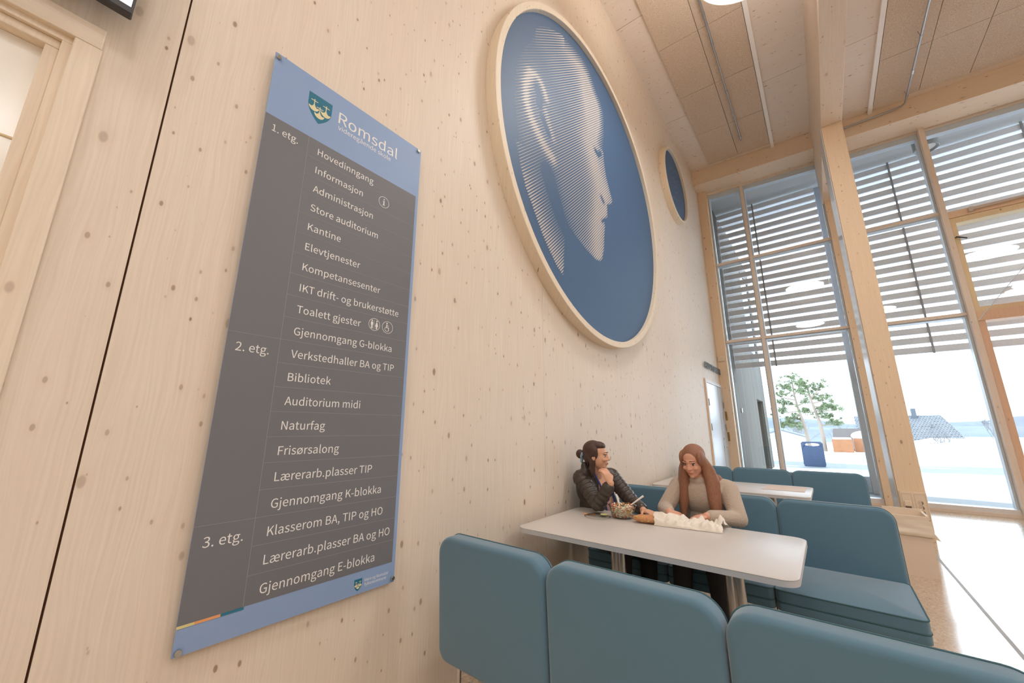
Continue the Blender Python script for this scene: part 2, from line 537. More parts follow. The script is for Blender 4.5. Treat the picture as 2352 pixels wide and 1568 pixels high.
# wood-wool boards
def board(x0, x1, y0, y1):
    bm = NB(); slab(bm, x0 + .004, x1 - .004, y0 + .004, y1 - .004, .002, .042)
    return obj('acoustic_board', bm, M_ACOU)
for (x0, x1) in ((.45, 1.09), (1.09, 1.73)):
    for k in range(5):
        y0 = 3.31 + 1.275 * k
        tag(board(x0, x1, y0, min(y0 + 1.275, 9.66)), 'beige wood-wool ceiling board between the wood wall and the deep beam', 'acoustic board', 'wood-wool boards beside the wood wall')
for (x0, x1) in ((3.475, 4.115), (4.115, 4.755), (4.755, 5.395), (5.395, 6.035)):
    for k in range(3):
        y0 = 5.8 + 1.275 * k
        tag(board(x0, x1, y0, min(y0 + 1.275, 9.6)), 'beige wood-wool ceiling board to the right of the deep beam', 'acoustic board', 'wood-wool boards beyond the deep beam')

# ---------------------------------------------------------------- tall windows
def win_part(name, boxes, mat, par, bev=0):
    bm = NB()
    for b in boxes: box(bm, *b, bev)
    return obj(name, bm, mat, par)
def pane(par, x0, x1, z0, z1, y=10.52):
    bm = NB(); box(bm, x0, x1, y, y + .012, z0, z1)
    return obj('pane', bm, M_GLASS, par)
def top_z(x): return zc(x) - .41
def tall_window(name, label, xs, zs, x_posts, mull_w=.055):
    """xs: pane columns [(x0,x1)..]; zs: pane rows"""
    w = thing(name, label, 'window', (xs[0][0], 10.45, 0), kind='structure')
    # bottom rail
    X0, X1 = xs[0][0], xs[-1][1]
    win_part('sill', [(X0 - .02, X1 + .02, 10.38, 10.6, 0.0, .05)], M_FRAMEWOOD, w)
    win_part('bottom_rail', [(X0, X1, 10.40, 10.6, .05, .12)], plain('white_rail', (228, 224, 222), .4), w)
    # head, following the slope
    bm = NB()
    hexa(bm, [(X0, 10.40, top_z(X0) - .02), (X1, 10.40, top_z(X1) - .02), (X1, 10.6, top_z(X1) - .02), (X0, 10.6, top_z(X0) - .02),
              (X0, 10.40, top_z(X0) + .1), (X1, 10.40, top_z(X1) + .1), (X1, 10.6, top_z(X1) + .1), (X0, 10.6, top_z(X0) + .1)])
    obj('head_frame', bm, M_FRAMEWOOD, w)
    bm = NB()
    hexa(bm, [(X0, 10.46, top_z(X0) - .13), (X1, 10.46, top_z(X1) - .13), (X1, 10.6, top_z(X1) - .13), (X0, 10.6, top_z(X0) - .13),
              (X0, 10.46, top_z(X0) - .021), (X1, 10.46, top_z(X1) - .021), (X1, 10.6, top_z(X1) - .021), (X0, 10.6, top_z(X0) - .021)])
    obj('head_lining', bm, M_ALU, w)
    for i, (a, b) in enumerate(xs):
        # aluminium linings both sides of the pane column
        win_part('side_lining', [(a, a + .03, 10.45, 10.6, .12, top_z(a) - .1), (b - .03, b, 10.45, 10.6, .12, top_z(b) - .1)], M_ALU, w)
        for z0, z1 in zs:
            zt = z1 if z1 < 7 else top_z((a + b) / 2) - .05
            bm = NB()
            if z1 < 7: box(bm, a + .02, b - .02, 10.52, 10.53, z0, z1)
            else:
                za, zb = top_z(a) - .1, top_z(b) - .1
                hexa(bm, [(a + .02, 10.52, z0), (b - .02, 10.52, z0), (b - .02, 10.53, z0), (a + .02, 10.53, z0),
                          (a + .02, 10.52, za), (b - .02, 10.52, zb), (b - .02, 10.53, zb), (a + .02, 10.53, za)])
            obj('pane', bm, M_GLASS, w)
        for z0, z1 in zs[1:]:
            win_part('transom', [(a, b, 10.40, 10.46, z0 - .03, z0 + .02)], M_FRAMEWOOD, w)
            win_part('transom_lining', [(a + .03, b - .03, 10.462, 10.6, z0 - .055, z0 + .02)], M_ALU, w)
    for (a, b) in [(p[1], q[0]) for p, q in zip(xs[:-1], xs[1:])]:
        win_part('mullion', [(a, b, 10.38, 10.6, 0.12, top_z(a))], M_FRAMEWOOD, w)
    return w
w1 = tall_window('window_1', 'tall window of six panes beside the wood wall', [(.205, .955), (1.01, 2.50)], [(.12, 3.50), (3.50, 5.52), (5.52, 7.6)], None)
for z in (1.71, 1.24):
    bm = NB(); box(bm, .03, .07, 10.235, 10.25, z - .1, z + .1, .004); tube(bm, [(.05, 10.235, z + .05), (.05, 10.19, z + .05), (.05, 10.185, z - .06)], .008, 8)
    obj('latch', bm, plain('brass', (176, 140, 86), .3, .8), w1)
w2 = tall_window('window_2', 'tall three-pane window between the column and the sash window', [(2.95, 4.125)], [(.12, 3.47), (3.47, 5.50), (5.50, 7.6)], None)
# posts between the bays
bm = NB(); box(bm, 0.001, .2, 10.25, 10.6, 0, 7.57)
struct('trim_5', bm, M_POST, label='wooden corner post between the wood wall and the tall window', cat='post')
bm = NB(); box(bm, 2.502, 2.948, 10.25, 10.6, 0, 7.44)
struct('trim_6', bm, M_POST, label='wide wooden post behind the column', cat='post')
bm = NB(); box(bm, 4.127, 4.205, 10.30, 10.6, 0, 7.38)
struct('trim_7', bm, M_FRAMEWOOD, label='wooden post beside the orange-framed window', cat='post')
# bay with an opening sash over a glazed lower light
w3 = thing('window_3', 'wide window with an opening sash and orange wood lower frame', 'window', (4.21, 10.45, 0), kind='structure')
X0, X1 = 4.207, 7.4
bm = NB()
hexa(bm, [(X0, 10.40, top_z(X0) - .02), (X1, 10.40, top_z(X1) - .02), (X1, 10.6, top_z(X1) - .02), (X0, 10.6, top_z(X0) - .02),
          (X0, 10.40, top_z(X0) + .1), (X1, 10.40, top_z(X1) + .1), (X1, 10.6, top_z(X1) + .1), (X0, 10.6, top_z(X0) + .1)])
obj('head_frame', bm, M_FRAMEWOOD, w3)
bm = NB()
hexa(bm, [(X0, 10.46, top_z(X0) - .13), (X1, 10.46, top_z(X1) - .13), (X1, 10.6, top_z(X1) - .13), (X0, 10.6, top_z(X0) - .13),
          (X0, 10.46, top_z(X0) - .021), (X1, 10.46, top_z(X1) - .021), (X1, 10.6, top_z(X1) - .021), (X0, 10.6, top_z(X0) - .021)])
obj('head_lining', bm, M_ALU, w3)
win_part('pane', [(X0, X1, 10.52, 10.53, 5.45, 7.2)], M_GLASS, w3)
win_part('transom', [(X0, X1, 10.36, 10.6, 5.33, 5.46)], M_ORANGEWOOD, w3)
win_part('sash_frame', [(X0 + .005, X1, 10.38, 10.58, 5.22, 5.325), (X0 + .005, X0 + .085, 10.38, 10.58, 3.56, 5.22), (X0 + .005, X1, 10.38, 10.58, 3.48, 3.56)], M_SASHWOOD, w3)
win_part('pane', [(X0 + .07, X1, 10.52, 10.53, 3.55, 5.23)], M_GLASS, w3)
win_part('transom', [(X0, X1, 10.34, 10.6, 3.30, 3.475)], M_ORANGEWOOD, w3)
win_part('door_frame', [(X0, X0 + .1, 10.36, 10.6, 0, 3.30), (X0 + .1, X1, 10.38, 10.6, 0, .12)], M_ORANGEWOOD, w3)
win_part('pane', [(X0 + .09, X1, 10.52, 10.53, .1, 3.31)], M_GLASS, w3)
bm = NB(); tube(bm, [(4.52, 10.30, 5.40), (5.35, 10.30, 5.42)], .022, 10); box(bm, 4.47, 4.52, 10.28, 10.36, 5.36, 5.44); box(bm, 5.3, 5.75, 10.26, 10.36, 5.36, 5.48, .01)
obj('opener', bm, plain('opener', (206, 192, 182), .4), w3)
bm = NB(); tube(bm, [(4.24, 10.37, 4.93), (4.24, 10.33, 4.93), (4.36, 10.31, 4.86)], .012, 8)
obj('handle', bm, M_BLACK, w3)

# red tinted glass in front of that bay
g = thing('glass_screen', 'red tinted glass screen with a slanted top edge before the rightmost window', 'glass screen', (4.19, 10.15, 0))
bm = NB(); prism(bm, [(4.165, .06), (6.6, .06), (6.6, 6.35), (4.185, 3.27)], 'y', 10.14, 10.15)
obj('tinted_pane', bm, M_RED, g)
bm = NB(); tube(bm, [(4.185, 10.145, 3.275), (6.6, 10.145, 6.355)], .006, 6)
obj('edge_strip', bm, M_ALU, g)
bm = NB(); box(bm, 4.165, 6.6, 10.10, 10.19, 0, .06)
obj('shoe_rail', bm, M_STEEL, g)

# glazed opening in the wood wall beside the camera
w4 = thing('window_4', 'glazed cream opening with stepped wooden frame beside the sign wall', 'window', (0, -.1, 0), kind='structure')
bm = NB(); box(bm, .001, .022, -2.12, -.065, 2.712, 2.795, .002, 1)
obj('head_trim', bm, M_TRIMH, w4)
bm = NB(); box(bm, .001, .022, -.128, -.062, 0, 2.711, .002, 1)
obj('side_trim', bm, M_TRIM, w4)
bm = NB(); box(bm, -.155, .003, -.152, -.1005, .051, 2.688); box(bm, -.155, .003, -2.05, -.1005, 2.689, 2.739)
obj('jamb_lining', bm, M_TRIM, w4)
bm = NB(); box(bm, -.09, -.012, -.184, -.1525, .051, 2.656, .003); box(bm, -.09, -.012, -2.04, -.1525, 2.657, 2.6885, .003); box(bm, -.09, -.012, -2.04, -2.0, .051, 2.656); box(bm, -.09, -.012, -2.0, -.185, .051, .1)
obj('pane_frame', bm, M_TRIM, w4)
bm = NB(); box(bm, -.062, -.052, -2.0, -.18, .1, 2.656)
obj('frosted_pane', bm, plain('frosted_cream_glass', (252, 249, 242), .18, 0, .6), w4)
bm = NB(); box(bm, -.0515, -.047, -2.0, -.182, 2.297, 2.303)
obj('pane_seam', bm, plain('seam', (224, 204, 160), .5), w4)
bm = NB(); box(bm, -.0515, -.044, -.1835, -.1805, .1, 2.655)
obj('gasket', bm, plain('gasket', (120, 116, 110), .6), w4)

# ================================================================ AUDITORIUM DOOR
d = thing('door_1', 'pale grey double door under the auditorium lettering', 'door', (0, 9.4, 0), kind='structure')
bm = NB(); box(bm, .001, .03, 8.65, 8.72, 0, 2.42); box(bm, .001, .03, 10.19, 10.245, 0, 2.42); box(bm, .001, .03, 8.72, 10.19, 2.36, 2.42)
obj('door_frame', bm, M_WHITE, d)
bm = NB(); box(bm, .001, .02, 8.625, 8.649, 0, 2.44)
obj('casing', bm, M_ORANGEWOOD, d)
for a, b in ((8.725, 9.74), (9.765, 10.185)):
    bm = NB(); box(bm, .002, .022, a, b, .01, 2.355, .003, 1)
    obj('door_leaf', bm, M_DOORPAINT, d)
bm = NB(); box(bm, .002, .016, 9.741, 9.764, .01, 2.355)
obj('meeting_gap', bm, M_DGREY, d)
for y in (8.735, 10.178):
    for z in (1.95, 1.45, .4):
        bm = NB(); tube(bm, [(.034, y, z - .07), (.034, y, z + .07)], .011, 8)
        obj('hinge', bm, M_STEEL, d)
bm = NB(); tube(bm, [(.022, 9.80, 1.02), (.07, 9.80, 1.02), (.075, 9.69, 1.02)], .01, 8); lathe(bm, [(0, .022), (.026, .022), (.026, .03), (0, .03)], (0, 9.80, 1.02), 16, 'x')
obj('handle', bm, M_CHROME, d)
bm = NB(); lathe(bm, [(0, .02), (.024, .02), (.024, .034), (0, .034)], (0, 9.80, 1.2), 16, 'x')
obj('lock', bm, M_CHROME, d)

# ================================================================ FONT
FONT = None
try:
    p = os.path.join(bpy.utils.system_resource('DATAFILES'), 'fonts', 'Noto Sans CJK Regular.woff2')
    if os.path.exists(p): FONT = bpy.data.fonts.load(p)
except Exception: FONT = None

def text_mesh(s, cap_h=None, width=None, extrude=0.0):
    """text outline as bmesh verts list, letters left-aligned at 0, baseline 0, cap height cap_h"""
    def raw(t):
        c = bpy.data.curves.new('t', 'FONT'); c.body = t; c.resolution_u = 3
        if FONT: c.font = FONT
        c.extrude = 0
        o = bpy.data.objects.new('t', c); SC.collection.objects.link(o)
        bpy.context.view_layer.update()
        me = bpy.data.meshes.new_from_object(o.evaluated_get(bpy.context.evaluated_depsgraph_get()))
        bpy.data.objects.remove(o); bpy.data.curves.remove(c)
        return me
    mh = raw('H'); hh = max(v.co.y for v in mh.vertices) - min(v.co.y for v in mh.vertices); h0 = min(v.co.y for v in mh.vertices)
    me = raw(s)
    x0 = min(v.co.x for v in me.vertices); x1 = max(v.co.x for v in me.vertices)
    k = cap_h / hh
    kx = width / (x1 - x0) if width else k * .97
    V = [((v.co.x - x0) * kx, (v.co.y - h0) * k) for v in me.vertices]
    F = [list(p.vertices) for p in me.polygons]
    bpy.data.meshes.remove(me); bpy.data.meshes.remove(mh)
    return V, F

def wall_text(bm, s, x, y, z, cap_h, width=None, thick=.0004):
    V, F = text_mesh(s, cap_h, width)
    A = [bm.verts.new((x + thick, y + u, z + v)) for u, v in V]
    for f in F:
        try: bm.faces.new([A[i] for i in f])
        except ValueError: pass
    if thick > .004:
        r = bmesh.ops.extrude_face_region(bm, geom=[f for f in bm.faces if all(v in A for v in f.verts)]) if False else None
    return

# ================================================================ DIRECTORY SIGN
SY0, SY1, SZ0, SZ1 = .443, 1.311, .643, 3.176
SX = .026
sign = thing('directory_sign', 'tall blue and grey school directory sign on the wood wall', 'sign', (0, .88, .643))
bm = NB(); box(bm, SX - .006, SX, SY0, SY1, SZ0, SZ1)
obj('panel', bm, plain('sign_blue', (146, 172, 212), .45), sign)
bm = NB(); box(bm, SX, SX + .0006, SY0, 1.292, .738, 2.83)
obj('grey_field', bm, plain('sign_grey', (118, 119, 124), .5), sign, label='dark grey list field')
M_SWHITE = plain('sign_white', (246, 244, 240), .5)
bm = NB()
RH = (2.83 - .738) / 20
for i in range(1, 20):
    z = 2.83 - i * RH
    box(bm, SX + .0006, SX + .001, .442 if i in (10, 17) else .638, 1.292, z - .0006, z + .0006)
box(bm, SX + .0006, SX + .001, .637, .6385, .738, 2.83)
obj('rule_lines', bm, plain('sign_rule', (160, 156, 152), .5), sign)
rows = ['Hovedinngang', 'Informasjon', 'Administrasjon', 'Store auditorium', 'Kantine', 'Elevtjenester', 'Kompetansesenter', 'IKT drift- og brukerstøtte',
        'Toalett gjester', 'Gjennomgang G-blokka', 'Verkstedhaller BA og TIP', 'Bibliotek', 'Auditorium midi', 'Naturfag', 'Frisørsalong',
        'Lærerarb.plasser TIP', 'Gjennomgang K-blokka', 'Klasserom BA, TIP og HO', 'Lærerarb.plasser BA og HO', 'Gjennomgang E-blokka']
widths = {0: .313, 2: .328, 7: .538, 17: .527, 18: .577, 19: .50}
for i, s in enumerate(rows):
    bm = NB(); wall_text(bm, s, SX + .0006, .688, 2.83 - (i + 1) * RH + .0285, .0355, widths.get(i))
    obj('lettering', bm, M_SWHITE, sign)
for s, i, wd in (('1. etg.', 0, .115), ('2. etg.', 10, .122), ('3. etg.', 17, .127)):
    bm = NB(); wall_text(bm, s, SX + .0006, .477, 2.83 - (i + 1) * RH + .0285, .0355, wd)
    obj('lettering', bm, M_SWHITE, sign)
bm = NB(); wall_text(bm, 'Romsdal', SX, .77, 3.006, .067, .37); obj('lettering', bm, M_SWHITE, sign)
bm = NB(); wall_text(bm, 'videregående skole', SX, .772, 2.966, .027, .325); obj('lettering', bm, M_SWHITE, sign)
bm = NB(); wall_text(bm, 'Møre og Romsdal', SX, 1.145, .688, .0125, .128); wall_text(bm, 'fylkeskommune', SX, 1.146, .669, .0125, .118); obj('lettering', bm, M_SWHITE, sign)
M_SHIELD = plain('shield_teal', (34, 118, 146), .5); M_BUFF = plain('shield_buff', (236, 224, 178), .5)
def shield(y0, y1, zt, zb, x):
    h = zt - zb; w = y1 - y0; c = (y0 + y1) / 2
    bm = NB()
    pts = [(y0, zt), (y1, zt)]
    for k in range(1, 9):
        t = k / 9; pts.append((c + w / 2 * (1 - t ** 2.2), zt - h * (.35 + .65 * t)))
    pts.append((c, zb))
    for k in range(8, 0, -1):
        t = k / 9; pts.append((c - w / 2 * (1 - t ** 2.2), zt - h * (.35 + .65 * t)))
    prism(bm, pts, 'x', x, x + .0006)
    em = obj('emblem', bm, M_SHIELD, sign, label='teal shield with three cream ships')
    bm = NB()
    for (cy, cz) in ((-.25, .02), (.25, .02), (0, -.16)):
        Y, Z = c + cy * w, zt - h * .5 + cz * h
        s = w * .2; X0, X1 = x + .0007, x + .0012
        box(bm, X0, X1, Y - s * .09, Y + s * .09, Z + s * .55, Z + s * 1.9)         # mast
        box(bm, X0, X1 + .0003, Y - s * .72, Y + s * .72, Z + s * 1.42, Z + s * 1.58)     # yard
        hull = [(Y - s * 1.08, Z + s * .05), (Y - s * 1.0, Z - s * .35), (Y - s * .75, Z - s * .7), (Y - s * .4, Z - s * .92), (Y, Z - s), (Y + s * .4, Z - s * .92), (Y + s * .75, Z - s * .7), (Y + s, Z - s * .35), (Y + s * 1.08, Z + s * .05),
                (Y + s * .62, Z - s * .12), (Y + s * .3, Z + s * .1), (Y + s * .12, Z + s * .55), (Y - s * .12, Z + s * .55), (Y - s * .3, Z + s * .1), (Y - s * .62, Z - s * .12)]
        prism(bm, hull, 'x', X0, X1)
    obj('ships', bm, M_BUFF, em)
shield(.611, .731, 3.085, 2.927, SX)
shield(1.092, 1.132, .707, .656, SX)
def ring(bm, y, z, r, w=.0022):
    rg = []
    for rr in (r, r - w):
        rg.append([bm.verts.new((SX + .0012, y + rr * math.cos(a), z + rr * math.sin(a))) for a in [2 * math.pi * k / 40 for k in range(40)]])
    for k in range(40): bm.faces.new((rg[0][k], rg[0][(k + 1) % 40], rg[1][(k + 1) % 40], rg[1][k]))
def disc(bm, y, z, r, x=None):
    bm.faces.new([bm.verts.new(((x or SX + .0012), y + r * math.cos(a), z + r * math.sin(a))) for a in [2 * math.pi * k / 16 for k in range(16)]])
bm = NB(); ring(bm, 1.077, 2.68, .034)
disc(bm, 1.077, 2.697, .0038); box(bm, SX + .0006, SX + .0012, 1.0738, 1.0802, 2.662, 2.688); box(bm, SX + .0006, SX + .0012, 1.0705, 1.077, 2.685, 2.688); box(bm, SX + .0006, SX + .0012, 1.070, 1.084, 2.660, 2.663)
obj('information_icon', bm, M_SWHITE, sign)
bm = NB(); ring(bm, 1.082, 1.946, .034)
for y in (1.068, 1.096):
    disc(bm, y, 1.966, .0045)
    if y < 1.08: box(bm, SX + .0006, SX + .0012, y - .007, y + .007, 1.942, 1.959); box(bm, SX + .0006, SX + .0012, y - .005, y - .001, 1.922, 1.942); box(bm, SX + .0006, SX + .0012, y + .001, y + .005, 1.922, 1.942)
    else: prism(bm, [(y - .009, 1.936), (y + .009, 1.936), (y + .003, 1.959), (y - .003, 1.959)], 'x', SX + .0006, SX + .0012); box(bm, SX + .0006, SX + .0012, y - .004, y + .004, 1.922, 1.936)
box(bm, SX + .0006, SX + .0012, 1.0815, 1.0825, 1.92, 1.972)
obj('toilet_icon', bm, M_SWHITE, sign)
bm = NB(); ring(bm, 1.163, 1.946, .034)
disc(bm, 1.158, 1.968, .0045); box(bm, SX + .0006, SX + .0012, 1.155, 1.160, 1.944, 1.962); box(bm, SX + .0006, SX + .0012, 1.155, 1.170, 1.942, 1.946); box(bm, SX + .0006, SX + .0012, 1.168, 1.172, 1.926, 1.946); box(bm, SX + .0006, SX + .0012, 1.16, 1.170, 1.953, 1.956)
for k in range(22):
    a0 = math.radians(120 + k * 10); a1 = math.radians(130 + k * 10); c = (1.160, 1.936)
    q = [(c[0] + r * math.cos(a), c[1] + r * math.sin(a)) for r, a in ((.014, a0), (.014, a1), (.0115, a1), (.0115, a0))]
    bm.faces.new([bm.verts.new((SX + .0012, u, v)) for u, v in q])
obj('wheelchair_icon', bm, M_SWHITE, sign)
for (a, b, c3) in ((.443, .492, (226, 212, 148)), (.492, .568, (238, 168, 112)), (.568, .641, (44, 124, 150))):
    bm = NB(); box(bm, SX + .0006, SX + .0012, a, b, .7285, .7375)
    obj('colour_bar', bm, plain('bar_%d' % c3[0], c3, .5), sign)
for (y, z) in ((.458, 3.152), (1.289, 3.158), (.459, .656), (1.300, .662)):
    bm = NB(); lathe(bm, [(0, .002), (.0055, .002), (.0055, SX + .001), (.0105, SX + .001), (.0105, SX + .008), (.009, SX + .01), (0, SX + .01)], (0, y, z), 20, 'x')
    obj('standoff', bm, M_STEEL, sign, smooth=True)

# ---------------------------------------------------------------- wall screen at the top
t = thing('wall_screen', 'black-framed lit screen hung high on the wood wall', 'screen', (.08, -.6, 3.2))
bm = NB(); box(bm, .075, .112, -1.25, -.018, 2.845, 3.55, .004, 1)
obj('casing', bm, M_DGREY, t)
bm = NB(); box(bm, .112, .1125, -1.235, -.026, 2.872, 3.535)
obj('display', bm, emit('lit_display', (.95, .97, 1.0), 1.1), t)
bm = NB(); box(bm, .001, .0745, -.8, -.5, 3.05, 3.35)
obj('wall_bracket', bm, M_BLACK, t)

# ================================================================ ROUND ARTWORKS
def hoop(bm, cy, cz, R, r, x0, x1, n=128):
    prof = [(r, x0), (R, x0), (R, x1 - .004), (R - .004, x1), (r + .004, x1), (r, x1 - .004), (r, x0)]
    lathe(bm, prof, (0, cy, cz), n, 'x')
def disc_mesh(bm, cy, cz, R, x, n=96):
    bm.faces.new([bm.verts.new((x, cy + R * math.cos(2 * math.pi * k / n), cz + R * math.sin(2 * math.pi * k / n))) for k in range(n)])
AY, AZ = 3.92, 4.29
art = thing('round_artwork', 'huge round blue artwork with a striped portrait in profile', 'artwork', (0, AY, AZ))
bm = NB(); hoop(bm, AY, AZ, 1.985, 1.915, .001, .112); obj('hoop_frame', bm, M_RIM, art, smooth=30)
bm = NB(); lathe(bm, [(0, .02), (1.914, .02), (1.914, .06), (0, .06)], (0, AY, AZ), 128, 'x'); obj('panel', bm, M_PANELBLUE, art, smooth=30)
FACE = [(2.53, 5.4), (2.67, 5.57), (2.89, 5.77), (3.13, 5.92), (3.39, 6.0), (3.61, 6.05), (3.84, 6.02), (4.02, 5.83), (4.14, 5.76), (4.23, 5.62), (4.21, 5.28), (4.15, 5.03), (4.14, 4.83), (4.18, 4.62), (4.27, 4.44), (4.34, 4.34), (4.3, 4.26), (4.16, 4.18), (4.15, 4.01), (4.04, 3.91), (4.06, 3.84), (4.03, 3.72), (3.99, 3.5), (3.92, 3.34), (3.84, 3.29), (3.74, 3.27), (3.51, 3.31), (3.27, 3.38), (3.19, 3.41), (3.08, 3.24), (3.05, 3.08), (3.04, 2.94), (3.01, 2.83), (2.87, 2.91), (2.65, 3.13), (2.48, 3.37), (2.4, 3.48), (2.34, 3.62), (2.25, 3.89), (2.18, 4.27), (2.2, 4.62), (2.24, 4.81), (2.36, 5.1), (2.47, 5.31)]
STROKES = [  # polyline, width, amount
    ([(2.52, 4.83), (2.61, 4.87), (2.69, 4.85), (2.75, 4.79), (2.78, 4.73)], .045, .55),
    ([(2.48, 4.78), (2.42, 4.6), (2.43, 4.43), (2.51, 4.29), (2.64, 4.18), (2.77, 4.1), (2.87, 4.07)], .07, .62),
    ([(2.76, 4.56), (2.82, 4.44), (2.89, 4.33)], .05, .3),
    ([(2.62, 4.71), (2.66, 4.65), (2.65, 4.56)], .05, -.35),
    ([(2.7, 4.44), (2.77, 4.37), (2.82, 4.32)], .04, -.35),
    ([(3.33, 5.92), (3.59, 5.87), (3.77, 5.68), (3.87, 5.46)], .28, .42),
    ([(3.87, 5.46), (3.89, 5.31), (3.73, 4.81), (3.89, 4.47), (4.05, 4.3)], .26, .42),
    ([(3.91, 4.0), (3.81, 3.67), (3.81, 3.39)], .2, .42),
    ([(2.37, 3.51), (2.49, 3.35), (2.68, 3.14), (2.93, 2.9)], .16, .38),
    ([(2.79, 3.84), (2.89, 3.65), (3.0, 3.46), (3.12, 3.35)], .17, -.26),
    ([(2.66, 5.15), (2.84, 5.02), (3.03, 4.9)], .2, -.1),
    ([(3.89, 4.82), (3.96, 4.80), (4.03, 4.87)], .035, -.8),
    ([(3.99, 4.21), (4.04, 4.17)], .035, -.8),
    ([(3.97, 3.87), (4.06, 3.93)], .025, -.7)]
def seg_d(P, a, b):
    a = np.array(a); b = np.array(b); ab = b - a
    t = np.clip(((P - a) @ ab) / (ab @ ab), 0, 1)
    return np.linalg.norm(P - (a + t[:, None] * ab), axis=1)
def poly_d(P, L, closed=False):
    L2 = L + [L[0]] if closed else L
    return np.min([seg_d(P, a, b) for a, b in zip(L2[:-1], L2[1:])], axis=0)
def inside(P, L):
    r = np.zeros(len(P), bool); n = len(L)
    for i in range(n):
        (x0, y0), (x1, y1) = L[i], L[(i + 1) % n]
        if y0 == y1: continue
        c = ((y0 > P[:, 1]) != (y1 > P[:, 1])) & (P[:, 0] < (x1 - x0) * (P[:, 1] - y0) / (y1 - y0) + x0)
        r ^= c
    return r
def tone(P):
    v = .17 + .18 * np.clip((P[:, 0] - 2.5) / 1.4, 0, 1)
    for L, w, k in STROKES:
        v = v + k * np.exp(-(poly_d(P, L) / w) ** 2)
    d = poly_d(P, FACE, True)
    soft = np.where((P[:, 1] > 4.95) & (P[:, 0] > 3.2), .2, np.where((P[:, 0] < 2.6) & (P[:, 1] > 3.9), .22, .03))
    v = v * np.clip(d / soft, 0, 1)
    return np.where(inside(P, FACE), np.clip(v, 0, .74), 0)
bm = NB()
PITCH_L = .025
dirv = np.array([math.cos(math.radians(43)), math.sin(math.radians(43))]); nrmv = np.array([-dirv[1], dirv[0]])
cc = np.array([3.3, 4.4])
ts = np.arange(-2.2, 2.2, .014)
for k in range(-80, 81):
    P = cc + nrmv * (k * PITCH_L) + ts[:, None] * dirv
    w = tone(P) * PITCH_L
    prev = None
    for i in range(len(ts)):
        if w[i] > .0012:
            a = P[i] + nrmv * w[i] / 2; b = P[i] - nrmv * w[i] / 2
            cur = (bm.verts.new((.0625, a[0], a[1])), bm.verts.new((.0625, b[0], b[1])))
            if prev: bm.faces.new((prev[0], prev[1], cur[1], cur[0]))
            prev = cur
        else: prev = None
obj('striped_portrait', bm, M_ARTLINE, art, label='pale diagonal stripes forming a face in profile')

BY, BZ = 7.66, 6.37
art2 = thing('round_artwork', 'small round blue artwork high up near the window', 'artwork', (0, BY, BZ))
bm = NB(); hoop(bm, BY, BZ, .80, .745, .001, .112, 96); obj('hoop_frame', bm, M_RIM, art2, smooth=30)
bm = NB(); lathe(bm, [(0, .02), (.744, .02), (.744, .06), (0, .06)], (0, BY, BZ), 96, 'x'); obj('panel', bm, M_PANELBLUE, art2, smooth=30)
bm = NB(); rr = random.Random(3)
for k in range(16):
    y, z = BY + rr.uniform(-.35, .25), BZ + rr.uniform(-.45, .5)
    pts = [(y + t * .35, z + .3 * t - .25 * t * t + rr.uniform(-.02, .02)) for t in (0, .25, .5, .75, 1)]
    for p, q in zip(pts[:-1], pts[1:]):
        bm.faces.new([bm.verts.new((.0625, *c)) for c in ((p[0], p[1]), (q[0], q[1]), (q[0], q[1] + .02), (p[0], p[1] + .02))])
obj('faint_strokes', bm, M_ARTFAINT, art2)

# ================================================================ AUDITORIUM LETTERS
aud = thing('auditorium_sign', 'grey raised lettering reading AUDITORIUM above the double door', 'sign', (0, 9.4, 2.68))
M_LET = plain('letter_steel', (120, 126, 126), .4, .3)
adv = 0.0; WIDTHS = []
for ch in 'AUDITORIUM':
    V, F = text_mesh(ch, .135)
    WIDTHS.append((ch, V, F, max(v[0] for v in V)))
tot = sum(w[3] for w in WIDTHS) + .035 * 9
sc = (10.22 - 8.72) / tot
y = 8.72
for ch, V, F, wd in WIDTHS:
    bm = NB()
    A = [bm.verts.new((.02, y + u * sc, 2.672 + v)) for u, v in V]
    fs = [bm.faces.new([A[i] for i in f]) for f in F]
    r = bmesh.ops.extrude_face_region(bm, geom=fs)
    bmesh.ops.translate(bm, vec=(.02, 0, 0), verts=[g for g in r['geom'] if isinstance(g, bmesh.types.BMVert)])
    obj('letter', bm, M_LET, aud)
    y += (wd + .035) * sc
bm = NB(); box(bm, .02, .16, 10.215, 10.245, 3.0, 3.12, .006)
sb = obj('sensor_box', bm, M_PLASTICCREAM); tag(sb, 'small cream sensor box on the corner post above the lettering', 'sensor')

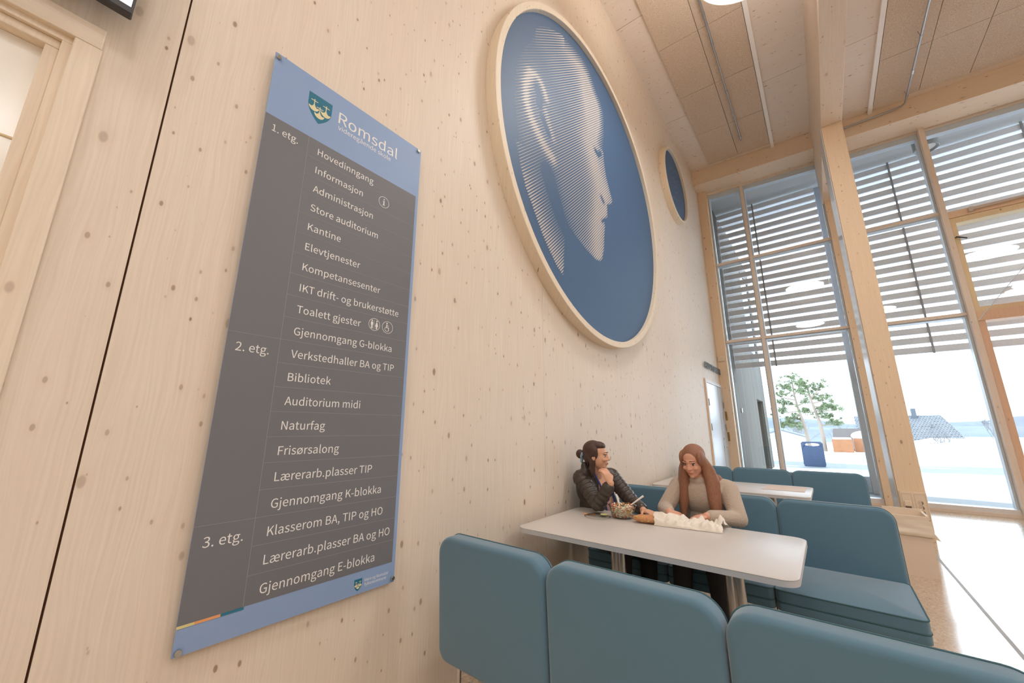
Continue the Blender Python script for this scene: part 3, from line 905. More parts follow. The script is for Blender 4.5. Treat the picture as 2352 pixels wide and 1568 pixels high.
# ================================================================ FURNITURE
def sofa(name, label, xs, y_back, y_front, zt, mirror=False):
    """xs: module edges. y_back: outer face of the back, y_front: front of the seat (world y)."""
    s = thing(name, label, 'sofa', ((xs[0] + xs[-1]) / 2, (y_back + y_front) / 2, 0), 'teal booth sofas')
    sg = 1 if y_front > y_back else -1
    th, LEAN = .105, (.14 if y_front < y_back else .055)
    def lean(bm):
        for v in bm.verts: v.co.y += sg * LEAN * (zt - v.co.z)
    for i, (a, b) in enumerate(zip(xs[:-1], xs[1:])):
        yb0, yb1 = sorted((y_back, y_back + sg * th))
        bm = NB(); pillow(bm, rrect(a + .002, b - .002, .335, zt, (.06, .06, .085, .085)), 'y', yb0, yb1, .024, 5); lean(bm)
        bk = obj('backrest', bm, M_TEAL, s, smooth=60)
        bm = NB()
        o1 = rrect(a + .002, b - .002, .335, zt, (.06, .06, .085, .085), 10)
        yy = y_back + sg * (th - .024)
        tube(bm, [(u, yy, v) for u, v in o1] + [(o1[0][0], yy, o1[0][1])], .0035, 6, False)
        lean(bm)
        obj('piping', bm, M_TEALP, bk, smooth=True)
        # seat: base band and domed cushion
        ys0, ys1 = sorted((y_back + sg * (th + .056), y_front))
        bm = NB(); pillow(bm, rrect(a + .003, b - .003, ys0, ys1, .03), 'z', .325, .375, .008, 2)
        obj('seat_base', bm, M_TEAL, s, smooth=50)
        bm = NB()
        out = rrect(a + .002, b - .002, ys0, ys1, .035, 5)
        cx, cy = (a + b) / 2, (ys0 + ys1) / 2
        ringsz = [(1, .377), (1, .438)]
        for k in range(1, 9):
            tt = k / 8
            ringsz.append((1 - tt * .98, .440 + .03 * (1 - (1 - tt) ** 2.2)))
        R = []
        for sc_, z in ringsz:
            R.append([bm.verts.new((cx + (u - cx) * sc_, cy + (v - cy) * sc_, z)) for u, v in out])
        for p, q in zip(R[:-1], R[1:]):
            for k in range(len(out)): bm.faces.new((p[k], p[(k + 1) % len(out)], q[(k + 1) % len(out)], q[k]))
        bm.faces.new(R[-1]); bm.faces.new(R[0][::-1])
        st = obj('seat_cushion', bm, M_TEAL, s, smooth=50)
        bm = NB()
        for z in (.438, .376):
            tube(bm, [(u, v, z) for u, v in out] + [(out[0][0], out[0][1], z)], .004, 6, False)
        obj('piping', bm, M_TEALP, st, smooth=True)
    for x in (xs[0] + .06, xs[1], xs[-2], xs[-1] - .08):
        for yy in (y_back + sg * .12, y_front - sg * .09):
            bm = NB(); tube(bm, [(x, yy, .0), (x, yy, .335)], .011, 10); lathe(bm, [(0, 0), (.02, 0), (.02, .006), (0, .006)], (x, yy, 0), 14)
            obj('leg', bm, M_CHROME, s, smooth=True)
    bm = NB(); box(bm, xs[0] + .05, xs[-1] - .05, min(y_back + sg * .2, y_front - sg * .2), max(y_back + sg * .2, y_front - sg * .2), .295, .323)
    obj('underframe', bm, M_BLACK, s)
    bm = NB(); box(bm, xs[-1] - .001, xs[-1] + .003, y_front - sg * .10 - .012, y_front - sg * .10 + .012, .385, .405)
    obj('care_tag', bm, M_BLACK, s)
    return s
sofa('booth_sofa', 'teal sofa nearest the camera, seen from behind its back panels', [.262, .895, 1.53, 2.165], 1.38, 2.1, .885)
sofa('booth_sofa', 'teal sofa on the far side of the front table', [.17, .81, 1.455, 2.125], 3.87, 3.07, .873)
sofa('booth_sofa', 'teal sofa farthest back, closest to the window', [.045, .73, 1.405, 2.125], 6.40, 5.62, .885)

def table(name, label, x0, x1, y0, y1, ztop, legs):
    t = thing(name, label, 'table', ((x0 + x1) / 2, (y0 + y1) / 2, 0), 'white booth tables')
    bm = NB(); pillow(bm, rrect(x0, x1, y0, y1, .075, 8), 'z', ztop - .004, ztop, .0015, 2)
    obj('tabletop', bm, M_TABLE, t, smooth=50)
    bm = NB(); prism(bm, rrect(x0, x1, y0, y1, .075, 8), 'z', ztop - .03, ztop - .0042)
    obj('edge_band', bm, M_TEDGE, t, smooth=40)
    for lx in legs:
        ly = (y0 + y1) / 2
        bm = NB()
        for o in (-.024, .024): tube(bm, [(lx + o, ly, .012), (lx + o, ly, ztop - .032)], .026, 20)
        box(bm, lx - .028, lx + .028, ly - .018, ly + .018, .012, ztop - .033)
        lg = obj('leg', bm, M_STEEL, t, smooth=True)
        bm = NB(); prism(bm, rrect(lx - .05, lx + .05, ly - .33, ly + .33, .03, 5), 'z', 0, .012)
        obj('foot_plate', bm, M_STEEL, lg)
        bm = NB(); box(bm, lx - .04, lx + .04, ly - .3, ly + .3, ztop - .05, ztop - .031)
        obj('bearer', bm, M_BLACK, lg)
    return t
table('booth_table', 'white table in front, set with salad and bread', .085, 1.66, 2.235, 3.135, .745, (.62, 1.32))
table('booth_table', 'white table at the back, with a printed sheet on it', .06, 1.63, 4.95, 5.86, .745, (.5, 1.25))
bm = NB(); box(bm, 1.19, 1.57, 5.36, 5.78, .7455, .7465); box(bm, 1.18, 1.565, 5.33, 5.40, .7467, .7475)
tag(obj('menu_sheet', bm, plain('menu_paper', (226, 206, 190), .6, var=.12, bump=(12, .02))), 'printed paper sheet lying on the back table', 'paper')

# ---------------------------------------------------------------- food on the front table
TZ = .7455
def at(x, y, h=0): return (x, y, TZ + h)
BX, BYY = .548, 2.965
b = thing('salad_bowl', 'clear plastic tub holding the mixed salad', 'bowl', (BX, BYY, TZ))
bm = NB(); lathe(bm, [(0, .001), (.072, .001), (.085, .02), (.098, .085), (.106, .088), (.106, .091), (.096, .089), (.083, .022), (.07, .004), (0, .004)], (BX, BYY, TZ), 40)
obj('tub', bm, M_PLASTIC, b, smooth=True)
bm = NB(); rr = random.Random(5)
mats = [plain('salad_pale', (240, 234, 214), .5), plain('salad_green', (172, 182, 116), .5), plain('salad_carrot', (226, 132, 66), .5), plain('salad_red', (196, 88, 60), .5), plain('salad_yellow', (226, 196, 120), .5)]
lathe(bm, [(0, .006), (.052, .006), (.062, .02), (.070, .066), (0, .074)], (BX, BYY, TZ), 24)
for k in range(420):
    a = rr.uniform(0, 6.283); h = rr.uniform(.008, .088); rad = (.066 + .2 * min(h, .08) * .9) * (rr.uniform(.86, 1.0) if k % 3 else math.sqrt(rr.random()))
    p = Vector((BX + rad * math.cos(a), BYY + rad * math.sin(a), TZ + h + (.018 * (1 - rad / .09) if h > .07 else 0)))
    nf = len(bm.faces)
    m = Matrix.Translation(p) @ Matrix.Rotation(rr.uniform(0, 6), 4, Vector((rr.uniform(-1, 1), rr.uniform(-1, 1), rr.uniform(-1, 1))).normalized()) @ Matrix.Diagonal((rr.uniform(.006, .02), rr.uniform(.003, .007), rr.uniform(.002, .005), 1))
    bmesh.ops.create_icosphere(bm, subdivisions=1, radius=1, matrix=m)
    mi = rr.choice((0, 0, 0, 0, 1, 2, 2, 3, 4))
    bm.faces.ensure_lookup_table()
    for f in bm.faces[nf:]: f.material_index = mi
tag(obj('mixed_salad', bm, mats, smooth=True), 'shredded mixed salad filling the clear tub', 'salad', kind='stuff')
LX, LY = .392, 2.855
l = thing('tub_lid', 'clear plastic lid lying beside the salad tub', 'lid', (LX, LY, TZ))
bm = NB(); lathe(bm, [(.1, .001), (.1, .008), (.093, .009), (.088, .004), (.084, .014), (.03, .018), (0, .018)], (LX, LY, TZ), 40)
obj('dome', bm, M_PLASTIC, l, smooth=True)
bm = NB(); lathe(bm, [(.03, .0185), (.03, .0195), (0, .0195)], (LX + .035, LY + .045, TZ), 20)
obj('round_sticker', bm, plain('sticker', (232, 226, 160), .5), l)
for nm, p0, p1, lab in (('plastic_fork', (BX + .02, BYY - .01, TZ + .06), (BX + .155, BYY + .035, TZ + .165), 'white plastic fork leaning out of the salad to the right'),
                   ('plastic_knife', (BX - .03, BYY + .03, TZ + .06), (BX - .066, BYY + .045, TZ + .155), 'white plastic knife standing up in the salad')):
    u = thing(nm, lab, nm.split('_')[1], p0)
    p0, p1 = Vector(p0), Vector(p1); dd = (p1 - p0).normalized(); ww = dd.cross(Vector((0, 0, 1))).normalized()
    bm = NB(); tube(bm, [p0, p0.lerp(p1, .5), p1], [.004, .005, .0075], 8)
    obj('handle', bm, M_SWHITE, u, smooth=True)
    bm = NB()
    if nm.endswith('fork'):
        for k in (-1.5, -.5, .5, 1.5): tube(bm, [p0 + ww * .004 * k, p0 + ww * .004 * k - dd * .04], .0016, 5)
    else:
        tube(bm, [p0, p0 - dd * .045], [.0045, .003], 6)
    obj('tines' if nm.endswith('fork') else 'blade', bm, M_SWHITE, u)
bm = NB(); tube(bm, [(.25, 2.885, TZ + .004), (.35, 2.905, TZ + .004)], .0038, 8); box(bm, .262, .33, 2.897, 2.908, TZ + .0005, TZ + .004)
tag(obj('carrot_stick', bm, plain('carrot', (236, 168, 110), .5)), 'thin orange carrot stick on the table by the lid', 'carrot stick')
# baguette in its paper bag
br = thing('baguette', 'seeded sandwich baguette poking out of the paper bag', 'bread', (.75, 2.92, TZ))
bm = NB(); rr = random.Random(9)
NP = 14
rings = []
for i in range(NP + 1):
    t_ = i / NP; x = .655 + .26 * t_; yb = 2.885 + .055 * t_
    rad = .036 * (1 - abs(2 * t_ - 1) ** 5) + .001
    rings.append([bm.verts.new((x, yb + math.cos(a) * rad * (1.15 + .08 * math.sin(9 * t_ * 3)), TZ + .029 + math.sin(a) * rad * (.72 + .05 * rr.random()))) for a in [2 * math.pi * k / 18 for k in range(18)]])
for p, q in zip(rings[:-1], rings[1:]):
    for k in range(18): bm.faces.new((p[k], p[(k + 1) % 18], q[(k + 1) % 18], q[k]))
bm.faces.new(rings[0]); bm.faces.new(rings[-1])
obj('crust', bm, plain('bread_crust', (206, 146, 98), .7, bump=(90, .4), var=.3), br, smooth=True)
bm = NB()
for k in range(26): ell(bm, (.67 + .12 * rr.random(), 2.86 + .02 * rr.random(), TZ + .018 + .03 * rr.random()), (.007, .006, .004), sub=1)
obj('filling', bm, plain('bread_filling', (208, 186, 120), .6), br)
bm = NB(); nx, ny = 60, 24
G = []
for i in range(nx + 1):
    row = []
    for j in range(ny + 1):
        u, v = i / nx, j / ny
        x = .815 + .415 * u; yc = 2.918 + .12 * u
        half = .05 + .062 * u
        a = math.pi * v
        hgt = (.074 - .052 * u) * math.sin(a) ** .8
        nz_ = noise.noise(Vector((x * 11, v * 5, 1.3))) * .034 + (abs(noise.noise(Vector((x * 26, v * 9, 7)))) - .25) * .034
        y = yc - half * math.cos(a)
        z = TZ + .0015 + max(0, hgt + nz_ * (.4 + u) * math.sin(a) * 1.6)
        if u > .85: z += .02 * noise.noise(Vector((v * 9, 3, 2))) * math.sin(a)
        row.append(bm.verts.new((x + (.02 * noise.noise(Vector((v * 8, 0, 5))) if i in (0, nx) else 0), y, max(z, TZ + .001))))
    G.append(row)
for i in range(nx):
    for j in range(ny): bm.faces.new((G[i][j], G[i + 1][j], G[i + 1][j + 1], G[i][j + 1]))
pb = obj('paper_bag', bm, plain('bag_paper', (240, 230, 216), .6), smooth=70)
tag(pb, 'crumpled white paper bag around the baguette', 'bag')

# ================================================================ BIN, OUTLETS
bn = thing('waste_bin', 'cream open-topped waste bin in front of the column', 'bin', (2.28, 5.95, 0))
x0, x1, ya, yb, zh = 2.2, 2.5, 5.75, 6.06, .555
bm = NB()
hexa(bm, [(x0, ya, 0), (x1, ya, 0), (x1, yb, 0), (x0, yb, 0), (x0, ya, .40), (x1 + .005, ya, .40), (x1 + .005, yb, .40), (x0, yb, .40)])
obj('body', bm, plain('bin_card', (232, 214, 194), .5), bn)
bm = NB(); th = .012
box(bm, x0 - .003, x1 + .008, ya - .005, ya + th, .40, zh); box(bm, x0 - .003, x1 + .008, yb - th, yb + .003, .40, zh + .03)
box(bm, x0 - .003, x0 + th, ya, yb, .40, zh); box(bm, x1 - th, x1 + .008, ya, yb, .40, zh + .01)
obj('rim', bm, plain('bin_rim', (238, 220, 198), .5), bn)
bm = NB(); n = 48
rg = []
for j in range(9):
    z = .37 + .15 * j / 8
    rr_ = []
    for i in range(n):
        a = i / n * 4
        s_, t_ = int(a), a - int(a)
        e = .012 + .006 * noise.noise(Vector((a * 2.3, z * 26, 1))) + (.008 if j in (1, 2) else 0)
        c = [(x0 - e, ya - e), (x1 + .005 + e, ya - e), (x1 + .005 + e, yb + e), (x0 - e, yb + e)]
        p, q = c[s_], c[(s_ + 1) % 4]
        rr_.append(bm.verts.new((p[0] + (q[0] - p[0]) * t_, p[1] + (q[1] - p[1]) * t_, z + .006 * noise.noise(Vector((a * 3, 5, z * 9))))))
    rg.append(rr_)
for p, q in zip(rg[:-1], rg[1:]):
    for k in range(n): bm.faces.new((p[k], p[(k + 1) % n], q[(k + 1) % n], q[k]))
prism(bm, [(2.512, .36), (2.56, .34), (2.53, .40), (2.512, .42)], 'y', ya - .01, ya + .02)
obj('liner_bag', bm, plain('liner', (238, 224, 204), .35), bn, smooth=60, label='translucent cream liner folded over the rim')

op = thing('outlet_panel', 'cream power outlet panel low on the glulam column', 'outlet panel', (2.6, 7.5, .3))
bm = NB(); box(bm, 2.478, 2.733, 7.485, 7.519, .12, .60, .004, 1)
obj('cover', bm, M_PLASTICCREAM, op)
bm = NB()
for a, b in ((2.495, 2.59), (2.615, 2.72)):
    for p, q, r_, s_ in ((a, b, .57, .573), (a, b, .26, .263)): box(bm, p, q, 7.4835, 7.4855, r_, s_)
    box(bm, a, a + .003, 7.4835, 7.4855, .26, .573); box(bm, b - .003, b, 7.4835, 7.4855, .26, .573)
obj('module_lines', bm, plain('outlet_line', (190, 168, 142), .5), op)
bm = NB(); box(bm, 2.51, 2.575, 7.462, 7.486, .42, .485, .006)
obj('data_socket', bm, M_PLASTICCREAM, op)
bm = NB(); box(bm, 2.515, 2.57, 7.470, 7.486, .395, .418)
obj('port_row', bm, plain('port_dark', (120, 104, 90), .5), op)
for k in range(3):
    z = .47 - k * .06
    bm = NB(); lathe(bm, [(.027, .0), (.027, -.004), (.022, -.004), (.022, 0), (.0, .0)], (2.665, 7.4855, z), 24, 'y')
    so = obj('power_socket', bm, plain('socket_ring', (206, 186, 162), .5), op)
    bm = NB()
    for o in (-.009, .009): lathe(bm, [(0, -.0005), (.0045, -.0005), (.0045, -.0015), (0, -.0015)], (2.665 + o, 7.4855, z), 10, 'y')
    tube(bm, [(2.665 + .02 * math.cos(a), 7.4845, z + .02 * math.sin(a)) for a in [math.radians(-60 + 12 * q) for q in range(11)]], .0035, 6)
    obj('pin_holes', bm, M_DGREY, so)

# ================================================================ LAMPS, PIPES
M_GLOW = emit('lamp_diffuser', (.98, .99, 1.0), LAMP_STRENGTH)
M_UPGLOW = emit('lamp_uplight', (1.0, .985, .96), UPLIGHT_STRENGTH)
def pendant(x, y, label):
    L = thing('pendant_lamp', label, 'lamp', (x, y, 6.5), 'round pendant lamps')
    bm = NB(); lathe(bm, [(.57, .004), (.58, .0), (.58, .09), (.5, .1)], (x, y, 6.5), 64)
    obj('lamp_body', bm, M_WHITE, L, smooth=40)
    bm = NB(); lathe(bm, [(.568, .003), (.3, .001), (0, .001)], (x, y, 6.5), 64)
    obj('diffuser', bm, M_GLOW, L)
    bm = NB(); lathe(bm, [(.48, .1015), (.2, .1015), (0, .1015)], (x, y, 6.5), 48)
    obj('uplight', bm, M_UPGLOW, L)
    for k in range(3):
        a = 2.1 * k
        bm = NB(); tube(bm, [(x + .4 * math.cos(a), y + .4 * math.sin(a), 6.6), (x, y, zc(x) - .05)], .003, 6)
        obj('hanging_wire', bm, M_STEEL, L)
    bm = NB(); lathe(bm, [(0, zc(x) - .05), (.06, zc(x) - .05), (.06, zc(x) - .004), (0, zc(x) - .004)], (x, y, 0), 20)
    obj('ceiling_rose', bm, M_WHITE, L)
pendant(1.92, 4.02, 'round glowing pendant lamp at the top edge above the big artwork')
for (x, y) in ((6.3, 4.0), (10.8, 4.0), (1.9, -2.6), (4.3, -1.4), (8.4, -1.4)):
    pendant(x, y, 'round pendant lamp elsewhere under the hall ceiling')

sp = thing('sprinkler_pipe', 'straight steel sprinkler pipe ending free between the acoustic boards', 'pipe', (1.25, 6, 7.8))
bm = NB(); tube(bm, [(1.235, -2, 7.80), (1.235, 6.2, 7.80)], .018, 12); tube(bm, [(1.235, 6.2, 7.80), (1.235, 9.02, 7.80)], .014, 12)
obj('pipe_run', bm, M_GALV, sp, smooth=True)
for y in (5.6, 6.2, 7.4, 8.9):
    bm = NB(); tube(bm, [(1.235, y - .03, 7.80), (1.235, y + .03, 7.80)], .021, 12); tube(bm, [(1.235, y, 7.80), (1.235, y, zc(1.235) - .043)], .004, 6)
    obj('hanger', bm, M_GALV, sp, smooth=True)
bm = NB(); tube(bm, [(1.235, 9.02, 7.80), (1.235, 9.07, 7.80)], [.02, .012], 12)
obj('end_fitting', bm, M_CHROME, sp, smooth=True)
sp = thing('sprinkler_pipe', 'bent steel sprinkler pipe turning along the window beam', 'pipe', (3.9, 8, 7.6))
bm = NB(); tube(bm, [(3.92, -2, 7.62), (3.92, 9.55, 7.62), (3.915, 9.66, 7.62), (3.88, 9.72, 7.62), (3.80, 9.745, 7.62), (3.7, 9.75, 7.62), (2.8, 9.75, 7.62)], .016, 12)
obj('pipe_run', bm, M_GALV, sp, smooth=True)
for y in (8.0, 9.45):
    bm = NB(); tube(bm, [(3.92, y - .03, 7.62), (3.92, y + .03, 7.62)], .021, 12); tube(bm, [(3.92, y, 7.62), (3.90, y, zc(3.9) - .043)], .004, 6)
    obj('hanger', bm, M_GALV, sp, smooth=True)
bm = NB(); tube(bm, [(2.9, 9.75, 7.60), (2.9, 9.75, 7.79)], .003, 6); tube(bm, [(2.87, 9.75, 7.62), (2.93, 9.75, 7.62)], .02, 12)
obj('hanger', bm, M_GALV, sp, smooth=True)
bm = NB(); tube(bm, [(3.92, 8.75, 7.62), (3.92, 8.85, 7.62)], .023, 12)
obj('coupling', bm, M_CHROME, sp, smooth=True)

# ================================================================ OUTDOORS
bm = NB()
N = 60
G = []
for i in range(N + 1):
    row = []
    for j in range(N + 1):
        x = -120 + 300 * i / N; y = 10.6 + 60 * (j / N) ** 1.6
        z = -.03
        if y > 36: z -= .35 * (y - 36) ** .9 * .25 * (1 if x < 4.2 else max(0, 1 - (x - 4.2) / 2))
        z += .62 * min(1, max(0, (y - 33) / 13)) ** 2 * min(1, max(0, (x - 4.2) / 2.5))
        if 12 < y < 40: z += .05 * noise.noise(Vector((x * .25, y * .3, 0)))
        row.append(bm.verts.new((x, y, z)))
    G.append(row)
for i in range(N):
    for j in range(N): bm.faces.new((G[i][j], G[i + 1][j], G[i + 1][j + 1], G[i][j + 1]))
struct('ground', bm, M_SNOW, smooth=True, label='snow-covered yard with bare wet patches', cat='ground')
bm = NB(); box(bm, -1200, 1500, 70, 1600, -9.5, -9)
struct('ground', bm, plain('far_snowfield', (226, 232, 238), .8), label='far white lowland below the yard', cat='ground')
# hills
M_HILL = plain('hazy_hill', (98, 106, 116), .9, bump=(.05, .3), var=.35)
for k, (yy, hh, sd, lab) in enumerate(((620, 26, 1, 'hazy blue snowy hills on the horizon'), (420, 7, 5, 'low pale shoreline in front of the hazy hills'))):
    bm = NB(); G = []
    for i in range(161):
        x = -500 + 1150 * i / 160
        h = hh * (.55 + .5 * noise.noise(Vector((x * .006 + sd, 0, 0))) + .22 * noise.noise(Vector((x * .02 + sd, 3, 0))))
        G.append([bm.verts.new((x, yy + 90 * t_, -10 + (h + 10) * math.sin(t_ * math.pi / 2) ** 1.3 + (hh * .12 * noise.noise(Vector((x * .05, t_ * 4, sd))) if 0 < t_ < 1 else 0))) for t_ in (0, .2, .4, .6, .8, 1)])
    for p, q in zip(G[:-1], G[1:]):
        for j in range(5): bm.faces.new((p[j], q[j], q[j + 1], p[j + 1]))
    tag(obj('hill_range', bm, M_HILL, smooth=True), lab, 'hills')

# wing wall outside
bm = NB()
Y1, Y2, Y3, ZW = 15.95, 17.6, 18.45, 8.0
box(bm, -.5, .06, 10.62, Y1, -.1, ZW); box(bm, -.5, .06, Y1, Y2, 2.45, 4.2); box(bm, -.5, .06, Y2, Y3, -.1, 4.2)
box(bm, -.5, .06, Y1, 17.9, 7.3, ZW); box(bm, -.5, .06, 17.9, Y3, 4.2, ZW)
struct('wall_outside', bm, M_CLAD, label='weathered board-clad outer wing wall', cat='wall')
bm = NB(); box(bm, -.42, -.38, Y1, Y2, -.1, 2.45)
struct('door_2', bm, plain('recess_door', (92, 86, 80), .7), label='dark recessed door in the outer wing wall', cat='door')
w5 = thing('window_5', 'blue-glazed window high in the outer wing wall', 'window', (0, 16.9, 4.2), kind='structure')
win_part('pane', [(-.06, -.04, Y1, 17.9, 4.2, 7.3)], plain('blue_glass', (112, 176, 224), .1, 0, .8), w5)
bm = NB()
for k in range(6): box(bm, -.04, .02, Y1 + .37 * k, Y1 + .37 * k + .05, 4.2, 7.3)
for k in range(5): box(bm, -.04, .02, Y1, 17.9, 4.2 + .76 * k, 4.26 + .76 * k)
obj('glazing_bars', bm, M_WHITE, w5)
bm = NB(); box(bm, .061, .09, 12.33, 12.43, 1.86, 1.98, .005)
tag(obj('wall_switch', bm, M_WHITE), 'small white switch on the outer wing wall', 'switch')
# soffit, louvre, post
bm = NB(); box(bm, -.5, 9, 10.62, 11.6, 7.72, 7.84); box(bm, -.5, 9, 11.62, 13.6, 7.86, 7.98); box(bm, -.5, 9, 11.6, 11.64, 7.72, 7.98)
struct('trim_8', bm, M_SOFFIT, label='grey boarded soffit outside above the windows', cat='soffit')
bm = NB(); box(bm, 2.47, 2.67, 12.42, 12.7, -.05, 7.86)
struct('column_outside', bm, M_EXTPOST, label='dark grey outdoor post behind the slats', cat='post')
bm = NB(); box(bm, .1, 2.72, 12.9, 13.2, -.05, .30)
struct('trim_9', bm, plain('concrete', (176, 182, 186), .8, bump=(20, .2), var=.15), label='low concrete plinth outside', cat='plinth')
for (a, b, lab, rods) in ((.08, 2.46, 'outdoor louvre of grey slats in front of the left tall window', (1.03,)), (2.68, 8.6, 'outdoor louvre of grey slats in front of the right-hand windows', (3.92, 6.0))):
    lv = thing('louvre', lab, 'louvre', ((a + b) / 2, 12.3, 3.1))
    for k in range(22):
        z = 3.07 + .2195 * k
        bm = NB()
        box(bm, a, b, 12.265, 12.335, z, z + .14)
        obj('slat', bm, M_SLAT, lv)
    for x in rods:
        bm = NB(); box(bm, x - .018, x + .018, 12.245, 12.268, 3.05, 7.9)
        obj('hanging_rod', bm, plain('rod_grey', (150, 150, 154), .5), lv)
dl = thing('soffit_downlight', 'white cylindrical downlight under the outdoor soffit', 'lamp', (4.35, 11.2, 7.4))
bm = NB(); lathe(bm, [(.0, 7.40), (.15, 7.40), (.19, 7.36), (.2, 7.37), (.2, 7.66), (.19, 7.68), (0, 7.68)], (4.38, 11.25, 0), 32)
obj('can', bm, plain('can_white', (150, 156, 160), .3), dl, smooth=40)
bm = NB(); lathe(bm, [(.0, 7.395), (.148, 7.395)], (4.38, 11.25, 0), 32); obj('lens', bm, M_WHITE, dl)
bm = NB(); box(bm, 4.26, 4.5, 11.2, 11.3, 7.68, 7.72); obj('mount', bm, M_STEEL, dl)

# blue litter bin with an oval opening
lb = thing('litter_bin', 'blue outdoor litter bin with an oval opening in the snow', 'litter bin', (1.27, 20.2, 0))
bm = NB(); n = 40
for yy, s_ in ((20.0, 1), (20.05, -1)):
    outer = []; hole = []
    for k in range(n):
        a = 2 * math.pi * (k + .5) / n
        cu, cv = math.cos(a), math.sin(a)
        m_ = max(abs(cu) / .355, abs(cv) / .48)
        outer.append(bm.verts.new((1.27 + cu / m_, yy, .45 + cv / m_)))
        hole.append(bm.verts.new((1.28 + .24 * cu, yy, .815 + .055 * cv)))
    for k in range(n): bm.faces.new((outer[k], outer[(k + 1) % n], hole[(k + 1) % n], hole[k]))
    if s_ == 1: f0 = (outer, hole)
for k in range(n):
    bm.faces.new((f0[0][k], f0[0][(k + 1) % n], outer[(k + 1) % n], outer[k])); bm.faces.new((f0[1][k], f0[1][(k + 1) % n], hole[(k + 1) % n], hole[k]))
obj('front_panel', bm, plain('bin_blue', (84, 98, 128), .5, bump=(8, .1), var=.15), lb)
bm = NB(); box(bm, .94, 1.6, 20.06, 20.25, -.03, .72)
obj('body', bm, plain('bin_blue_dark', (66, 80, 110), .5), lb)
# rusty planters
for (xa, xb, ya_, yb_, h, lab) in ((1.98, 3.0, 33.5, 34.6, .78, 'rust brown planter box with a snow cap in the yard'), (3.1, 3.9, 34.4, 35.4, .84, 'smaller rust brown planter behind the snow-capped one')):
    pl = thing('planter', lab, 'planter', ((xa + xb) / 2, ya_, 0), 'rust brown planters')
    bm = NB(); box(bm, xa, xb, ya_, yb_, -.15, h); obj('box_body', bm, plain('rust', (140, 94, 62), .8, bump=(4, .2), var=.25), pl)
    bm = NB(); box(bm, xa + .05, xb - .03, ya_ + .04, yb_, h, h + .12, .04); obj('snow_cap', bm, M_PURESNOW, pl, smooth=True)
# shed with a gable
sh = thing('white_shed', 'low white shed behind the left pine', 'shed', (-1.3, 45, 0))
bm = NB(); prism(bm, [(-3.2, -3), (0, -3), (0, .85), (-1.55, 1.38), (-3.2, .9)], 'y', 44.5, 49); obj('walls', bm, M_WHITE, sh)
bm = NB(); prism(bm, [(-3.4, .86), (-1.55, 1.42), (.25, .82), (.25, .72), (-1.55, 1.3), (-3.4, .76)], 'y', 44.2, 49.2); obj('roof', bm, plain('shed_roof', (92, 98, 106), .7), sh)
bm = NB(); box(bm, -2.3, -1.3, 44.46, 44.5, .5, .92); obj('window_panel', bm, plain('shed_window', (150, 164, 178), .3), sh)
# house: mostly its tiled roof
def tiles():
    t = NT('roof_tiles')
    tc = t.n('ShaderNodeTexCoord')
    bk = t.n('ShaderNodeTexBrick'); bk.inputs['Scale'].default_value = 1.0
    bk.inputs['Color1'].default_value = lin((62, 64, 69)); bk.inputs['Color2'].default_value = lin((84, 86, 90)); bk.inputs['Mortar'].default_value = lin((128, 132, 136))
    bk.inputs['Brick Width'].default_value = .24; bk.inputs['Row Height'].default_value = .17; bk.inputs['Mortar Size'].default_value = .018
    cv = t.n('ShaderNodeCombineXYZ'); sp_ = t.n('ShaderNodeSeparateXYZ'); t.l(tc.outputs['Object'], sp_.inputs[0]); t.l(sp_.outputs[0], cv.inputs[0]); t.l(sp_.outputs[2], cv.inputs[1])
    t.l(cv.outputs[0], bk.inputs['Vector']); t.l(bk.outputs['Color'], t.b.inputs['Base Color']); t.b.inputs['Roughness'].default_value = .8
    return t.m
ho = thing('house', 'house with a grey tiled roof and chimney beyond the yard', 'house', (10, 61, -4))
bm = NB(); hexa(bm, [(4.5, 58.5, .3), (12.55, 58.5, .3), (12.55, 58.6, .2), (4.5, 58.6, .2), (4.5, 61.9, 2.98), (11.6, 61.9, 2.98), (11.6, 62.0, 2.9), (4.5, 62.0, 2.9)]); obj('roof', bm, tiles(), ho)
bm = NB(); prism(bm, [(58.8, -6), (64.8, -6), (64.8, .3), (61.9, 2.88), (58.8, .3)], 'x', 4.7, 11.5); obj('walls', bm, plain('house_wall', (120, 104, 98), .8), ho)
bm = NB(); box(bm, 9.38, 9.75, 61.5, 61.95, 2.5, 3.72); box(bm, 9.3, 9.83, 61.42, 62.0, 2.62, 2.76); obj('chimney', bm, plain('chimney_grey', (76, 84, 92), .8), ho)
bm = NB(); tube(bm, [(10.55, 60.2, 1.4), (10.55, 60.2, 2.0)], .09, 10); obj('vent_pipe', bm, plain('vent_dark', (90, 92, 96), .7), ho)
lb2 = thing('tiled_roof', 'partly snow-covered dark roof behind the planters', 'roof', (3.2, 40, 0))
bm = NB(); hexa(bm, [(2.0, 39.5, .0), (5.6, 39.5, .0), (5.6, 39.6, -.1), (2.0, 39.6, -.1), (2.2, 42, 1.5), (5.6, 42, 1.5), (5.6, 42.1, 1.4), (2.2, 42.1, 1.4)]); obj('roof_slope', bm, plain('dark_tile', (84, 76, 74), .8, bump=(12, .3), var=.3), lb2)
bm = NB(); ell(bm, (4.1, 40.9, .92), (.9, .62, .3), Matrix.Rotation(.55, 3, 'X')); obj('snow_patch', bm, M_PURESNOW, lb2, smooth=True)
bm = NB(); box(bm, 2.2, 5.5, 40, 43, -2, 0); obj('walls', bm, plain('dark_wall', (140, 130, 126), .8), lb2)

